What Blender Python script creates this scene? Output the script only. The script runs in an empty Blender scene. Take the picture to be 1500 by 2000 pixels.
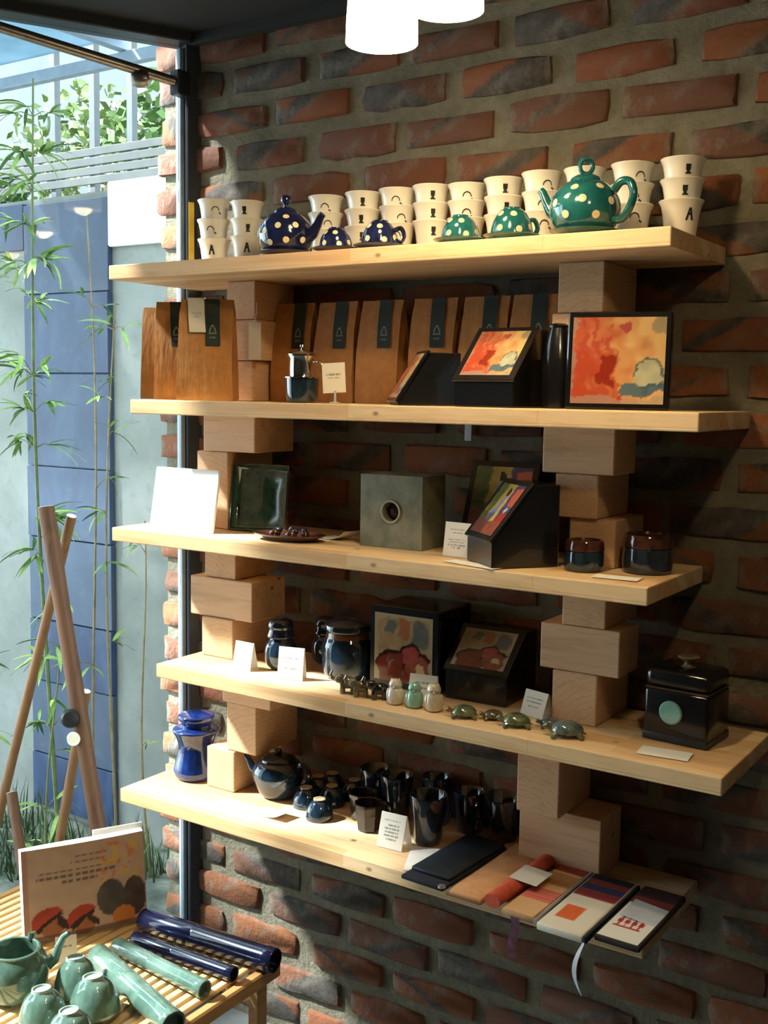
import bpy, bmesh, math, random
from mathutils import Vector, Matrix, noise as mnoise
rnd = random.Random(7)
PI = math.pi
SC = bpy.context.scene
COL = SC.collection

# ------------------------------------------------------------------ camera
yaw, pit, rol = math.radians(33.29671), math.radians(6.17915), math.radians(0.87809)
fw = Vector((-math.sin(yaw)*math.cos(pit), math.cos(yaw)*math.cos(pit), -math.sin(pit)))
rt = fw.cross(Vector((0, 0, 1))).normalized()
up = rt.cross(fw)
r2 = rt*math.cos(rol) + up*math.sin(rol)
u2 = -rt*math.sin(rol) + up*math.cos(rol)
cd = bpy.data.cameras.new('camera')
cam = bpy.data.objects.new('camera', cd)
COL.objects.link(cam)
cd.sensor_fit = 'VERTICAL'
cd.sensor_height = 36.0
cd.lens = 2166.656/2000.0*36.0
cd.clip_start = 0.05
M = Matrix.Identity(4)
for i in range(3):
    M[i][0], M[i][1], M[i][2] = r2[i], u2[i], -fw[i]
M.translation = Vector((1.98099, -2.15530, 1.66))
cam.matrix_world = M
SC.camera = cam

# ------------------------------------------------------------------ world, daylight, exposure
W = bpy.data.worlds.new('overcast_sky')
SC.world = W
W.use_nodes = True
bg = W.node_tree.nodes['Background']
bg.inputs[0].default_value = (0.80, 0.91, 1.0, 1)
bg.inputs[1].default_value = 8.0
sun = bpy.data.lights.new('sun', 'SUN'); sun.energy = 40.0; sun.color = (.97, .98, 1.0); sun.angle = math.radians(4)
so = bpy.data.objects.new('sun', sun); COL.objects.link(so)
so.rotation_euler = Vector((.62, .40, -.74)).to_track_quat('-Z', 'Y').to_euler()
SC.view_settings.view_transform = 'Standard'
SC.view_settings.look = 'None'
SC.view_settings.exposure = 0.0
SC.view_settings.gamma = 1.0
SC.view_settings.use_curve_mapping = False

# glazing line: from the steel post obliquely towards the street side
WP = Vector((-0.055, -0.03, 0))
wang = math.radians(28)
WD = Vector((-math.sin(wang), -math.cos(wang), 0))
WN = Vector((math.cos(wang), -math.sin(wang), 0))     # points into the room
WLEN = 2.4
CEIL = 2.54
# sky portal filling the glazing (emits nothing itself, guides sky sampling)
pl = bpy.data.lights.new('window_portal', 'AREA')
pl.shape = 'RECTANGLE'; pl.size = WLEN; pl.size_y = 2.5
pl.cycles.is_portal = True
po = bpy.data.objects.new('window_portal', pl)
COL.objects.link(po)
zax = -WN; xax = WD; yax = zax.cross(xax)
pm = Matrix.Identity(4)
for i in range(3):
    pm[i][0], pm[i][1], pm[i][2] = xax[i], yax[i], zax[i]
pm.translation = WP + WD*(WLEN/2) + Vector((0, 0, 1.27)) - WN*0.05
po.matrix_world = pm

# ------------------------------------------------------------------ mesh helpers
class MB:
    def __init__(s): s.bm = bmesh.new()
    def _tf(s, vs, M):
        if M is not None: bmesh.ops.transform(s.bm, matrix=M, verts=vs)
    def box(s, x0, x1, y0, y1, z0, z1, bev=0, seg=1, M=None):
        r = bmesh.ops.create_cube(s.bm, size=1.0)
        vs = r['verts']
        for v in vs:
            v.co = Vector((x0+(v.co.x+.5)*(x1-x0), y0+(v.co.y+.5)*(y1-y0), z0+(v.co.z+.5)*(z1-z0)))
        if bev:
            es = list({e for v in vs for e in v.link_edges})
            rr = bmesh.ops.bevel(s.bm, geom=es, offset=bev, segments=seg, affect='EDGES', profile=.5)
            vs = list(set(rr['verts']) | {v for v in vs if v.is_valid})
        s._tf(vs, M); return s
    def lathe(s, prof, seg=24, M=None, a0=0.0, a1=2*PI):
        full = abs(a1-a0-2*PI) < 1e-6
        n = seg if full else seg+1
        rings = []; vs = []
        for (r, z) in prof:
            if r < 1e-6:
                v = s.bm.verts.new((0, 0, z)); rings.append([v]); vs.append(v)
            else:
                ring = [s.bm.verts.new((r*math.cos(a0+(a1-a0)*i/seg), r*math.sin(a0+(a1-a0)*i/seg), z)) for i in range(n)]
                rings.append(ring); vs += ring
        for A, B in zip(rings, rings[1:]):
            for i in range(seg):
                j = (i+1) % n
                if len(A) == 1 and len(B) == 1: continue
                if len(A) == 1: s.bm.faces.new((A[0], B[j], B[i]))
                elif len(B) == 1: s.bm.faces.new((A[i], A[j], B[0]))
                else: s.bm.faces.new((A[i], A[j], B[j], B[i]))
        s._tf(vs, M); return s
    def tube(s, pts, rad, seg=10, caps=True, M=None, flat=1.0):
        pts = [Vector(p) for p in pts]
        if not isinstance(rad, (list, tuple)): rad = [rad]*len(pts)
        up0 = Vector((0, 0, 1)); rings = []; vs = []
        prev = None
        for i, p in enumerate(pts):
            t = (pts[min(i+1, len(pts)-1)] - pts[max(i-1, 0)]).normalized()
            if prev is None:
                a = t.cross(up0)
                if a.length < 1e-3: a = t.cross(Vector((1, 0, 0)))
                a.normalize()
            else:
                a = (prev - t*prev.dot(t)).normalized()
            prev = a; b = t.cross(a)
            ring = [s.bm.verts.new(p + (a*math.cos(2*PI*k/seg)*flat + b*math.sin(2*PI*k/seg))*rad[i]) for k in range(seg)]
            rings.append(ring); vs += ring
        for A, B in zip(rings, rings[1:]):
            for k in range(seg):
                j = (k+1) % seg
                s.bm.faces.new((A[k], A[j], B[j], B[k]))
        if caps:
            s.bm.faces.new(rings[0][::-1]); s.bm.faces.new(rings[-1])
        s._tf(vs, M); return s
    def ell(s, c, r, seg=12, rings=8, M=None):
        rr = bmesh.ops.create_uvsphere(s.bm, u_segments=seg, v_segments=rings, radius=1.0)
        vs = rr['verts']
        mm = Matrix.Translation(Vector(c)) @ (M if M is not None else Matrix.Identity(4)) @ Matrix.Diagonal((r[0], r[1], r[2], 1))
        bmesh.ops.transform(s.bm, matrix=mm, verts=vs); return s
    def prism(s, poly, x0, x1, M=None, bev=0):
        # polygon in (y, z), extruded along x
        A = [s.bm.verts.new((x0, y, z)) for y, z in poly]
        B = [s.bm.verts.new((x1, y, z)) for y, z in poly]
        n = len(poly)
        s.bm.faces.new(A[::-1]); s.bm.faces.new(B)
        for i in range(n):
            j = (i+1) % n
            s.bm.faces.new((A[i], A[j], B[j], B[i]))
        vs = A+B
        if bev:
            es = list({e for v in vs for e in v.link_edges})
            rr = bmesh.ops.bevel(s.bm, geom=es, offset=bev, segments=1, affect='EDGES')
            vs = list(set(rr['verts']) | {v for v in vs if v.is_valid})
        s._tf(vs, M); return s
    def quad(s, a, b, c, d):
        s.bm.faces.new([s.bm.verts.new(p) for p in (a, b, c, d)]); return s
    def mesh(s, name, mat, smooth=True, angle=40, fixn=True):
        if fixn: bmesh.ops.recalc_face_normals(s.bm, faces=s.bm.faces[:])
        me = bpy.data.meshes.new(name)
        s.bm.to_mesh(me); s.bm.free()
        if mat: me.materials.append(mat)
        if smooth:
            me.polygons.foreach_set('use_smooth', [True]*len(me.polygons))
            me.set_sharp_from_angle(angle=math.radians(angle))
        return me

def link(name, me, parent=None, loc=None, rot=None):
    o = bpy.data.objects.new(name, me)
    COL.objects.link(o)
    if parent: o.parent = parent
    if loc is not None: o.location = loc
    if rot is not None: o.rotation_euler = rot
    return o
def part(name, mb, mat, parent=None, loc=None, rot=None, smooth=True, label=None, angle=40, kind=None):
    o = link(name, mb.mesh(name, mat, smooth, angle), parent, loc, rot)
    if label: o['label'] = label
    if kind: o['kind'] = kind
    return o
def tag(o, label, cat, group=None, kind=None):
    o['label'] = label; o['category'] = cat
    if group: o['group'] = group
    if kind: o['kind'] = kind
    return o
def thing(name, label, cat, loc=(0, 0, 0), rz=0, group=None, rot=None):
    o = link(name, None, None, loc, rot if rot else (0, 0, rz))
    o.empty_display_size = 0.03
    return tag(o, label, cat, group)
def solo(name, label, cat, mb, mat, loc=(0, 0, 0), rot=(0, 0, 0), group=None, smooth=True, angle=40):
    return tag(part(name, mb, mat, None, loc, rot, smooth, angle=angle), label, cat, group)
def struct(o, label=None):
    o['kind'] = 'structure'
    if label: o['label'] = label
    return o
def Rz(a): return Matrix.Rotation(a, 4, 'Z')
def T(x, y, z): return Matrix.Translation((x, y, z))

# ------------------------------------------------------------------ material helpers
def srgb(r, g, b):
    f = lambda c: (c/255/12.92) if c/255 <= .04045 else ((c/255+.055)/1.055)**2.4
    return (f(r), f(g), f(b), 1)
class NT:
    def __init__(s, name):
        s.m = bpy.data.materials.new(name); s.m.use_nodes = True
        s.t = s.m.node_tree; s.n = s.t.nodes; s.b = s.n['Principled BSDF']; s.out = s.n['Material Output']
    def add(s, typ, **kw):
        n = s.n.new(typ)
        for k, v in kw.items(): setattr(n, k, v)
        return n
    def lk(s, a, b): s.t.links.new(a, b)
    def coord(s, kind='Object', scale=(1, 1, 1), rot=(0, 0, 0)):
        c = s.add('ShaderNodeTexCoord'); mp = s.add('ShaderNodeMapping')
        mp.inputs['Scale'].default_value = scale; mp.inputs['Rotation'].default_value = rot
        s.lk(c.outputs[kind], mp.inputs[0]); return mp.outputs[0]
    def noise(s, vec, scale, detail=4, rough=.55, dist=0):
        n = s.add('ShaderNodeTexNoise'); n.inputs['Scale'].default_value = scale
        n.inputs['Detail'].default_value = detail; n.inputs['Roughness'].default_value = rough
        n.inputs['Distortion'].default_value = dist
        if vec is not None: s.lk(vec, n.inputs['Vector'])
        return n.outputs['Fac']
    def ramp(s, fac, stops, interp='LINEAR'):
        r = s.add('ShaderNodeValToRGB'); r.color_ramp.interpolation = interp
        el = r.color_ramp.elements
        while len(el) < len(stops): el.new(.5)
        for e, (p, c) in zip(el, stops):
            e.position = p; e.color = c if len(c) == 4 else (*c, 1)
        s.lk(fac, r.inputs[0]); return r.outputs[0]
    def mix(s, fac, a, b, typ='MIX'):
        m = s.add('ShaderNodeMixRGB', blend_type=typ)
        for i, v in enumerate((fac, a, b)):
            if hasattr(v, 'is_output') or hasattr(v, 'links'): s.lk(v, m.inputs[i])
            elif i == 0: m.inputs[0].default_value = v
            else: m.inputs[i].default_value = v if len(v) == 4 else (*v, 1)
        return m.outputs[0]
    def math(s, op, a, b=None, c=None, clamp=False):
        m = s.add('ShaderNodeMath', operation=op); m.use_clamp = clamp
        for i, v in enumerate((a, b, c)):
            if v is None: continue
            if hasattr(v, 'links'): s.lk(v, m.inputs[i])
            else: m.inputs[i].default_value = v
        return m.outputs[0]
    def set(s, **kw):
        for k, v in kw.items():
            k = {'base': 'Base Color', 'rough': 'Roughness', 'metal': 'Metallic', 'spec': 'Specular IOR Level', 'coat': 'Coat Weight', 'ecol': 'Emission Color', 'estr': 'Emission Strength', 'trans': 'Transmission Weight', 'coatr': 'Coat Roughness'}[k]
            if hasattr(v, 'links'): s.lk(v, s.b.inputs[k])
            else: s.b.inputs[k].default_value = v
        return s
    def bump(s, h, strength=.3, dist=.01):
        b = s.add('ShaderNodeBump'); b.inputs['Strength'].default_value = strength; b.inputs['Distance'].default_value = dist
        s.lk(h, b.inputs['Height']); s.lk(b.outputs[0], s.b.inputs['Normal']); return s

def plain(name, col, rough=.5, metal=0, spec=.5, vary=.12, nscale=30, coat=0, bump=0):
    k = NT(name)
    n = k.noise(k.coord(), nscale, 4)
    c = tuple(col[:3])
    lo = tuple(x*(1-vary) for x in c); hi = tuple(min(1, x*(1+vary)) for x in c)
    k.set(base=k.ramp(n, [(.3, lo), (.7, hi)]), rough=rough, metal=metal, spec=spec, coat=coat)
    if bump: k.bump(n, bump, .004)
    return k.m
def glaze(name, a, b, scale=25, rough=.12, lo=.4, hi=.65):
    k = NT(name)
    n = k.noise(k.coord(), scale, 5, .6, .4)
    k.set(base=k.ramp(n, [(lo, a), (hi, b)]), rough=rough, spec=.6, coat=.6, coatr=.06)
    return k.m

# ---- brick
def mk_brick():
    k = NT('fired_brick')
    v = k.coord('Object')
    sx = k.add('ShaderNodeSeparateXYZ'); k.lk(v, sx.inputs[0])
    oi = k.add('ShaderNodeObjectInfo'); rr = oi.outputs['Random']
    base = k.ramp(rr, [(0, (.20, .068, .030)), (.22, (.25, .095, .038)), (.45, (.165, .058, .030)), (.62, (.13, .062, .040)), (.8, (.22, .080, .032)), (1, (.115, .062, .045))])
    r17 = k.math('FRACT', k.math('MULTIPLY', rr, 17.3))
    r41 = k.math('FRACT', k.math('MULTIPLY', rr, 41.7))
    sgn = k.math('SUBTRACT', k.math('MULTIPLY', k.math('ROUND', r17), 2), 1)
    nz = k.noise(v, 22, 5, .6)
    t = k.math('ADD', k.math('MULTIPLY', sx.outputs[0], 8.5), k.math('MULTIPLY', k.math('MULTIPLY', sx.outputs[2], 17), sgn))
    t = k.math('ADD', t, k.math('MULTIPLY', k.math('SUBTRACT', r41, .5), 1.3))
    t = k.math('ADD', k.math('ABSOLUTE', t), k.math('MULTIPLY', k.math('SUBTRACT', nz, .5), .9))
    wd = k.math('MULTIPLY', k.math('SUBTRACT', k.math('FRACT', k.math('MULTIPLY', rr, 7.9)), .22), 1.15)
    d = k.math('MULTIPLY', k.math('SUBTRACT', wd, t), 6, clamp=True)
    burn = k.ramp(k.noise(v, 40, 4), [(.3, (.050, .042, .034)), (.7, (.11, .095, .08))])
    c = k.mix(d, base, burn)
    n2 = k.noise(v, 60, 6, .65)
    c = k.mix(k.ramp(n2, [(.35, (.0,)*3), (.75, (.55,)*3)]), c, k.mix(.5, c, (.05, .03, .02)), 'MIX')
    n3 = k.noise(v, 14, 5, .7)
    c = k.mix(k.ramp(n3, [(.52, (0,)*3), (.68, (.7,)*3)]), c, (.20, .175, .135))
    k.set(base=c, rough=.85, spec=.25)
    k.bump(n2, .6, .006)
    return k.m
M_BRICK = mk_brick()
def mk_mortar():
    k = NT('rough_mortar')
    v = k.coord('Object')
    n = k.noise(v, 9, 6, .65); n2 = k.noise(v, 60, 5, .7)
    c = k.ramp(n, [(.25, (.12, .105, .070)), (.5, (.20, .178, .122)), (.75, (.29, .26, .19))])
    c = k.mix(k.ramp(n2, [(.3, (.0,)*3), (.7, (.35,)*3)]), c, (.09, .08, .06))
    k.set(base=c, rough=.95, spec=.15)
    k.bump(n2, .9, .008)
    return k.m
M_MORTAR = mk_mortar()
def mk_pine(name, pale, dark, tint, strip=True, axis='X', knots=True):
    k = NT(name)
    sc = {'X': (1.2, 14, 14), 'Y': (14, 1.2, 14), 'Z': (14, 14, 1.2)}[axis]
    v = k.coord('Object', sc)
    g = k.noise(v, 3.2, 5, .6, .8)
    fine = k.noise(k.coord('Object', tuple(q*6 for q in sc)), 3, 3, .6)
    c = k.ramp(g, [(.28, dark), (.5, pale), (.75, tuple(min(1, q*1.06) for q in pale))])
    c = k.mix(k.ramp(fine, [(.45, (0,)*3), (.8, (.28,)*3)]), c, dark)
    if strip:
        br = k.add('ShaderNodeTexBrick')
        br.inputs['Scale'].default_value = 1.0
        br.inputs['Mortar Size'].default_value = .0006
        br.inputs['Brick Width'].default_value = .42; br.inputs['Row Height'].default_value = .043
        br.inputs['Color1'].default_value = (1, 1, 1, 1); br.inputs['Color2'].default_value = (*tint, 1); br.inputs['Mortar'].default_value = (.72, .6, .45, 1)
        br.offset = .37
        vv = k.coord('Object', (1, 1, 1)); sp = k.add('ShaderNodeSeparateXYZ'); k.lk(vv, sp.inputs[0])
        cm = k.add('ShaderNodeCombineXYZ'); k.lk(sp.outputs[0], cm.inputs[0])
        k.lk(k.math('ADD', sp.outputs[1], k.math('MULTIPLY', sp.outputs[2], .9)), cm.inputs[1]); k.lk(cm.outputs[0], br.inputs[0])
        c = k.mix(1.0, c, br.outputs[0], 'MULTIPLY')
    if knots:
        vo = k.add('ShaderNodeTexVoronoi'); vo.inputs['Scale'].default_value = 6.5
        k.lk(k.coord('Object', (1, 1.3, 1.8)), vo.inputs['Vector'])
        nzk = k.noise(k.coord(), 70, 3)
        dd = k.math('ADD', vo.outputs['Distance'], k.math('MULTIPLY', nzk, .05))
        c = k.mix(k.ramp(dd, [(.05, (.85,)*3), (.10, (0,)*3)]), c, (.16, .07, .03))
    k.set(base=c, rough=.55, spec=.3)
    k.bump(fine, .12, .002)
    return k.m
M_PINE = mk_pine('pine_board', (.82, .63, .38), (.66, .44, .22), (.84, .66, .50))
M_BLOCK = mk_pine('pine_block', (.74, .47, .27), (.54, .30, .15), (1, 1, 1), strip=False, knots=True)
def mk_endgrain():
    k = NT('block_end_grain')
    v = k.coord('Object', (1, 1, 1))
    oi = k.add('ShaderNodeObjectInfo')
    off = k.add('ShaderNodeVectorMath', operation='ADD'); k.lk(v, off.inputs[0])
    cmb = k.add('ShaderNodeCombineXYZ')
    k.lk(k.math('MULTIPLY', k.math('SUBTRACT', oi.outputs['Random'], .5), .16), cmb.inputs[0]); cmb.inputs[2].default_value = .07
    k.lk(cmb.outputs[0], off.inputs[1])
    wv = k.add('ShaderNodeTexWave', wave_type='RINGS', rings_direction='Y')
    wv.inputs['Scale'].default_value = 26; wv.inputs['Distortion'].default_value = 5.0; wv.inputs['Detail'].default_value = 3; wv.inputs['Detail Scale'].default_value = 2
    k.lk(off.outputs[0], wv.inputs[0])
    c = k.ramp(wv.outputs['Fac'], [(.0, (.69, .44, .25)), (.6, (.74, .48, .28)), (1, (.64, .39, .215))])
    n = k.noise(v, 45, 5, .7)
    c = k.mix(k.ramp(n, [(.5, (0,)*3), (.78, (.5,)*3)]), c, (.42, .26, .15))
    k.set(base=c, rough=.7, spec=.25)
    return k.m
M_END = mk_endgrain()
M_STEEL = plain('dark_painted_steel', (.018, .022, .028), .45, .2, .4)
M_ALU = plain('brushed_rail_steel', (.30, .26, .22), .32, .9, .5, .2)
M_GREYSTEEL = plain('grey_canopy_steel', (.20, .25, .30), .5, .2)
M_CEIL = plain('dark_ceiling_paint', (.014, .014, .012), .8)
M_FLOOR = plain('grey_floor_screed', (.20, .21, .20), .6, 0, .4, .25, 5)
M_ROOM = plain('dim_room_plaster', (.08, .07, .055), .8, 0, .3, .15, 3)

def mk_glass():
    k = NT('window_glass')
    tr = k.add('ShaderNodeBsdfTransparent'); tr.inputs[0].default_value = (.93, .97, .97, 1)
    gl = k.add('ShaderNodeBsdfGlossy'); gl.inputs['Roughness'].default_value = .02
    lw = k.add('ShaderNodeLayerWeight'); lw.inputs[0].default_value = .12
    mx = k.add('ShaderNodeMixShader')
    k.lk(k.math('MULTIPLY', lw.outputs['Fresnel'], .6), mx.inputs[0]); k.lk(tr.outputs[0], mx.inputs[1]); k.lk(gl.outputs[0], mx.inputs[2])
    k.lk(mx.outputs[0], k.out.inputs[0])
    return k.m
M_GLASS = mk_glass()
def mk_frost():
    k = NT('frosted_canopy_glass')
    tr = k.add('ShaderNodeBsdfTransparent'); tr.inputs[0].default_value = (.16, .21, .24, 1)
    tl = k.add('ShaderNodeBsdfTranslucent'); tl.inputs[0].default_value = (.16, .21, .24, 1)
    mx = k.add('ShaderNodeMixShader'); mx.inputs[0].default_value = .65
    n = k.noise(k.coord(), 4, 4)
    k.lk(k.ramp(n, [(.3, (.13, .18, .21)), (.7, (.20, .26, .29))]), tl.inputs[0])
    k.lk(tr.outputs[0], mx.inputs[1]); k.lk(tl.outputs[0], mx.inputs[2]); k.lk(mx.outputs[0], k.out.inputs[0])
    return k.m
M_FROST = mk_frost()
def mk_print(name, rough, coat):
    k = NT(name)
    a = k.add('ShaderNodeAttribute'); a.attribute_name = 'Col'
    k.set(base=a.outputs['Color'], rough=rough, coat=coat, coatr=.05)
    return k.m
M_PRINT = mk_print('printed_paper', .7, 0)
M_TILE = mk_print('glazed_printed_tile', .12, .5)
M_CLOTHP = mk_print('woven_printed_cloth', .9, 0)

def printgrid(name, w, h, nx, ny, fn, parent, M=None, mat=None, surf=None):
    """flat print: grid in local x (width) / z (height), facing -y, colour from fn(u, v) in linear rgb"""
    vs = []; fs = []
    for j in range(ny+1):
        for i in range(nx+1):
            u, v = i/nx, j/ny
            p = surf(u, v) if surf else Vector(((u-.5)*w, 0, v*h))
            vs.append((M @ p) if M is not None else p)
    for j in range(ny):
        for i in range(nx):
            a = j*(nx+1)+i
            fs.append((a, a+1, a+nx+2, a+nx+1))
    me = bpy.data.meshes.new(name); me.from_pydata(vs, [], fs)
    at = me.color_attributes.new('Col', 'FLOAT_COLOR', 'POINT')
    data = []
    for j in range(ny+1):
        for i in range(nx+1):
            c = fn(i/nx, j/ny)
            data += [c[0], c[1], c[2], 1.0]
    at.data.foreach_set('color', data)
    me.materials.append(mat or M_PRINT)
    return link(name, me, parent)
def L3(r, g, b): return srgb(r, g, b)[:3]
def mixc(a, b, t): t = max(0, min(1, t)); return tuple(x+(y-x)*t for x, y in zip(a, b))
def nz(x, y, s=0): return mnoise.noise(Vector((x, y, s)))*.5+.5

# ==================================================================  STRUCTURE
# brick wall: mortar body with every brick a proud piece of its own
BW_X0 = -0.13
wall = part('wall_brick', MB().box(BW_X0, 3.3, 0.0, 0.14, -0.05, 2.75), M_MORTAR, smooth=False)
struct(wall, 'rough red and grey brick wall with wide pale mortar joints')
variants = []
for vi in range(6):
    b = MB(); bm = b.bm
    hl, hh = .1125, .031
    nx_, nzv = 4, 2
    def loop(y, inset, jit):
        out = []
        pts = [(-hl+2*hl*i/nx_, -hh) for i in range(nx_)] + [(hl, -hh+2*hh*j/nzv) for j in range(nzv)] + [(hl-2*hl*i/nx_, hh) for i in range(nx_)] + [(-hl, hh-2*hh*j/nzv) for j in range(nzv)]
        for (x, z) in pts:
            sx = 1-inset/hl; sz = 1-inset/hh
            if abs(x) > hl*.99 and abs(z) > hh*.99: x *= .975; z *= .92
            out.append(bm.verts.new((x*sx+rnd.uniform(-jit, jit), y+rnd.uniform(-jit, jit)*.35, z*sz+rnd.uniform(-jit, jit))))
        return out
    A = loop(.012, -.001, .002); B_ = loop(-.004, .0005, .0042); C_ = loop(-.0085, .006, .003)
    for P_, Q_ in ((A, B_), (B_, C_)):
        n = len(P_)
        for i in range(n): bm.faces.new((P_[i], P_[(i+1) % n], Q_[(i+1) % n], Q_[i]))
    bm.faces.new(C_)
    variants.append(b.mesh('brick', M_BRICK, True, 50))
row_h = .0905; pitch = .255
zA = 2.322            # centre height of a measured course, with a brick starting at x=0.238
nb = 0
for ri in range(-26, 3):
    z = zA + ri*row_h
    if z < .02 or z > 2.56: continue
    off = 0.238 + .1125 + (0 if ri % 2 == 0 else .122)
    hdr = (ri % 7 == 3)
    k0 = -3
    for kx in range(-3, 9):
        x = off + kx*pitch
        if x > 1.95 or x < -.30: continue
        jx = rnd.uniform(-.008, .008); jl = rnd.uniform(.93, 1.03)
        lim = BW_X0 + rnd.uniform(-.028, -.004)
        x0, x1 = x+jx-.1125*jl, x+jx+.1125*jl
        if x1 < BW_X0+.02: continue
        if x0 < lim: x0 = lim
        if x0 > BW_X0 and x0-.04 < BW_X0+.02: x0 = max(lim, x0)
        ob = link('brick', variants[rnd.randrange(6)], wall, ((x0+x1)/2, rnd.uniform(-.003, .002), z+rnd.uniform(-.004, .004)),
                  (rnd.uniform(-.01, .01), rnd.uniform(-.014, .014) + (PI if rnd.random() < .5 else 0), rnd.uniform(-.01, .01)))
        ob.scale = ((x1-x0)/.225, 1, rnd.uniform(.92, 1.08))
        nb += 1
    # fill the ragged outer end with a bat where the bond leaves a gap
    xs = sorted(off + kx*pitch for kx in range(-3, 9) if off+kx*pitch+.1125 > BW_X0+.02)
    g0, g1 = BW_X0-.012, xs[0]-.1125-.026
    if g1-g0 > .03:
        ob = link('brick', variants[rnd.randrange(6)], wall, ((g0+g1)/2, 0, z)); ob.scale = ((g1-g0)/.225, 1, 1)

Q = WP + WD*WLEN
QY = -3.05
fl = MB(); bm = fl.bm
pts = [WP, Q, Vector((Q.x, QY, 0)), Vector((3.3, QY, 0)), Vector((3.3, 0.05, 0)), Vector((-.055, .05, 0))]
top = [bm.verts.new((p.x, p.y, 0)) for p in pts]; bot = [bm.verts.new((p.x, p.y, -.06)) for p in pts]
bm.faces.new(top); bm.faces.new(bot[::-1])
for i in range(6): bm.faces.new((top[i], top[(i+1) % 6], bot[(i+1) % 6], bot[i]))
struct(part('floor', fl, M_FLOOR, smooth=False), 'grey screed floor at the foot of the brick wall')
cl = MB(); bm = cl.bm
top = [bm.verts.new((p.x, p.y, CEIL)) for p in pts]; bot = [bm.verts.new((p.x, p.y, CEIL+.15)) for p in pts]
bm.faces.new(top); bm.faces.new(bot[::-1])
for i in range(6): bm.faces.new((top[i], top[(i+1) % 6], bot[(i+1) % 6], bot[i]))
struct(part('ceiling', cl, M_CEIL, smooth=False), 'dark painted ceiling above the brick wall')
struct(part('wall_right', MB().box(3.3, 3.42, QY-.1, .14, -.05, CEIL+.15), M_ROOM, smooth=False), 'dim plastered side wall of the shop')
struct(part('wall_left', MB().box(Q.x-.14, Q.x, QY-.1, Q.y, -.05, CEIL+.15), M_ROOM, smooth=False), 'dim plastered wall beyond the glazing')
struct(part('wall_back', MB().box(Q.x-.14, 3.42, QY-.14, QY, -.05, CEIL+.15), M_ROOM, smooth=False), 'dim plastered back wall of the shop')
# slim ceiling trim along the brick wall
struct(part('trim_1', MB().box(-.02, 3.3, -.03, 0.0, CEIL-.028, CEIL), M_CEIL, smooth=False), 'dark trim where ceiling meets brick wall')

# glazing
win = link('window_1', None, None, WP, (0, 0, math.atan2(WD.y, WD.x)))
struct(win, 'tall shopfront glazing in a dark steel frame')
# local axes of window_1: +x runs along the glazing away from the brick wall, +y = WD rotated +90 deg
part('post', MB().box(-.052, -.012, -.026, .030, 0, CEIL, .003), M_STEEL, win, smooth=False, label='black steel corner post beside the brick wall')
part('glazing_bead', MB().box(-.012, .0, -.022, .012, 0, CEIL-.03, .002), M_GREYSTEEL, win, smooth=False)
for t in (1.2, 2.37):
    part('post', MB().box(t-.025, t+.025, -.03, .03, 0, CEIL, .003), M_STEEL, win, smooth=False)
part('header', MB().box(-.02, WLEN, -.03, .05, 2.515, 2.58, .003), M_STEEL, win, smooth=False)
part('bottom_rail', MB().box(.01, WLEN, -.02, .02, 0, .05, .003), M_STEEL, win, smooth=False)
for a, b in ((.0, 1.175), (1.225, 2.345)):
    part('pane', MB().box(a, b, -.004, .004, .05, 2.515), M_GLASS, win, smooth=False)
part('yellow_tape', MB().box(-.030, -.016, .030, .0315, 1.96, 2.13), plain('yellow_tape', (.75, .50, .04), .5), win, smooth=False, label='short strip of yellow tape on the post')

# ==================================================================  OUTSIDE THE GLASS
def mk_plaster():
    k = NT('weathered_white_plaster')
    v = k.coord('Object')
    n = k.noise(v, 2.2, 6, .6); n2 = k.noise(v, 25, 5, .65)
    c = k.ramp(n, [(.3, (.17, .185, .165)), (.55, (.25, .265, .24)), (.75, (.31, .325, .305))])
    c = k.mix(k.ramp(n2, [(.55, (0,)*3), (.8, (.45,)*3)]), c, (.14, .155, .13))
    k.set(base=c, rough=.9, spec=.2); k.bump(n2, .3, .01)
    return k.m
M_PLASTER = mk_plaster()
struct(part('ground', MB().box(-7, 3.3, -.0, 7, -.14, -.06), plain('garden_gravel', (.13, .145, .12), .95, 0, .2, .45, 12, bump=.6), smooth=False), 'pale gravel ground of the side garden')
gl = MB(); bm = gl.bm
pp = [Vector((-.09, 0, 0)), Vector((-7, 0, 0)), Vector((-7, -6, 0)), Vector((Q.x-.15, -6, 0)), Vector((Q.x-.15, Q.y, 0)), WP-WN*.05]
top = [bm.verts.new((p.x, p.y, -.06)) for p in pp]; bot = [bm.verts.new((p.x, p.y, -.14)) for p in pp]
bm.faces.new(top); bm.faces.new(bot[::-1])
for i in range(6): bm.faces.new((top[i], top[(i+1) % 6], bot[(i+1) % 6], bot[i]))
struct(part('ground_front', gl, plain('paved_gravel', (.20, .21, .19), .95, 0, .2, .35, 9, bump=.5), smooth=False), 'pale ground outside the shopfront glass')
gw = part('wall_garden', MB().box(-6.5, .6, .75, .95, -.08, 2.375), M_PLASTER, smooth=False)
struct(gw, 'weathered white plaster garden wall behind the bamboo')
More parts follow.
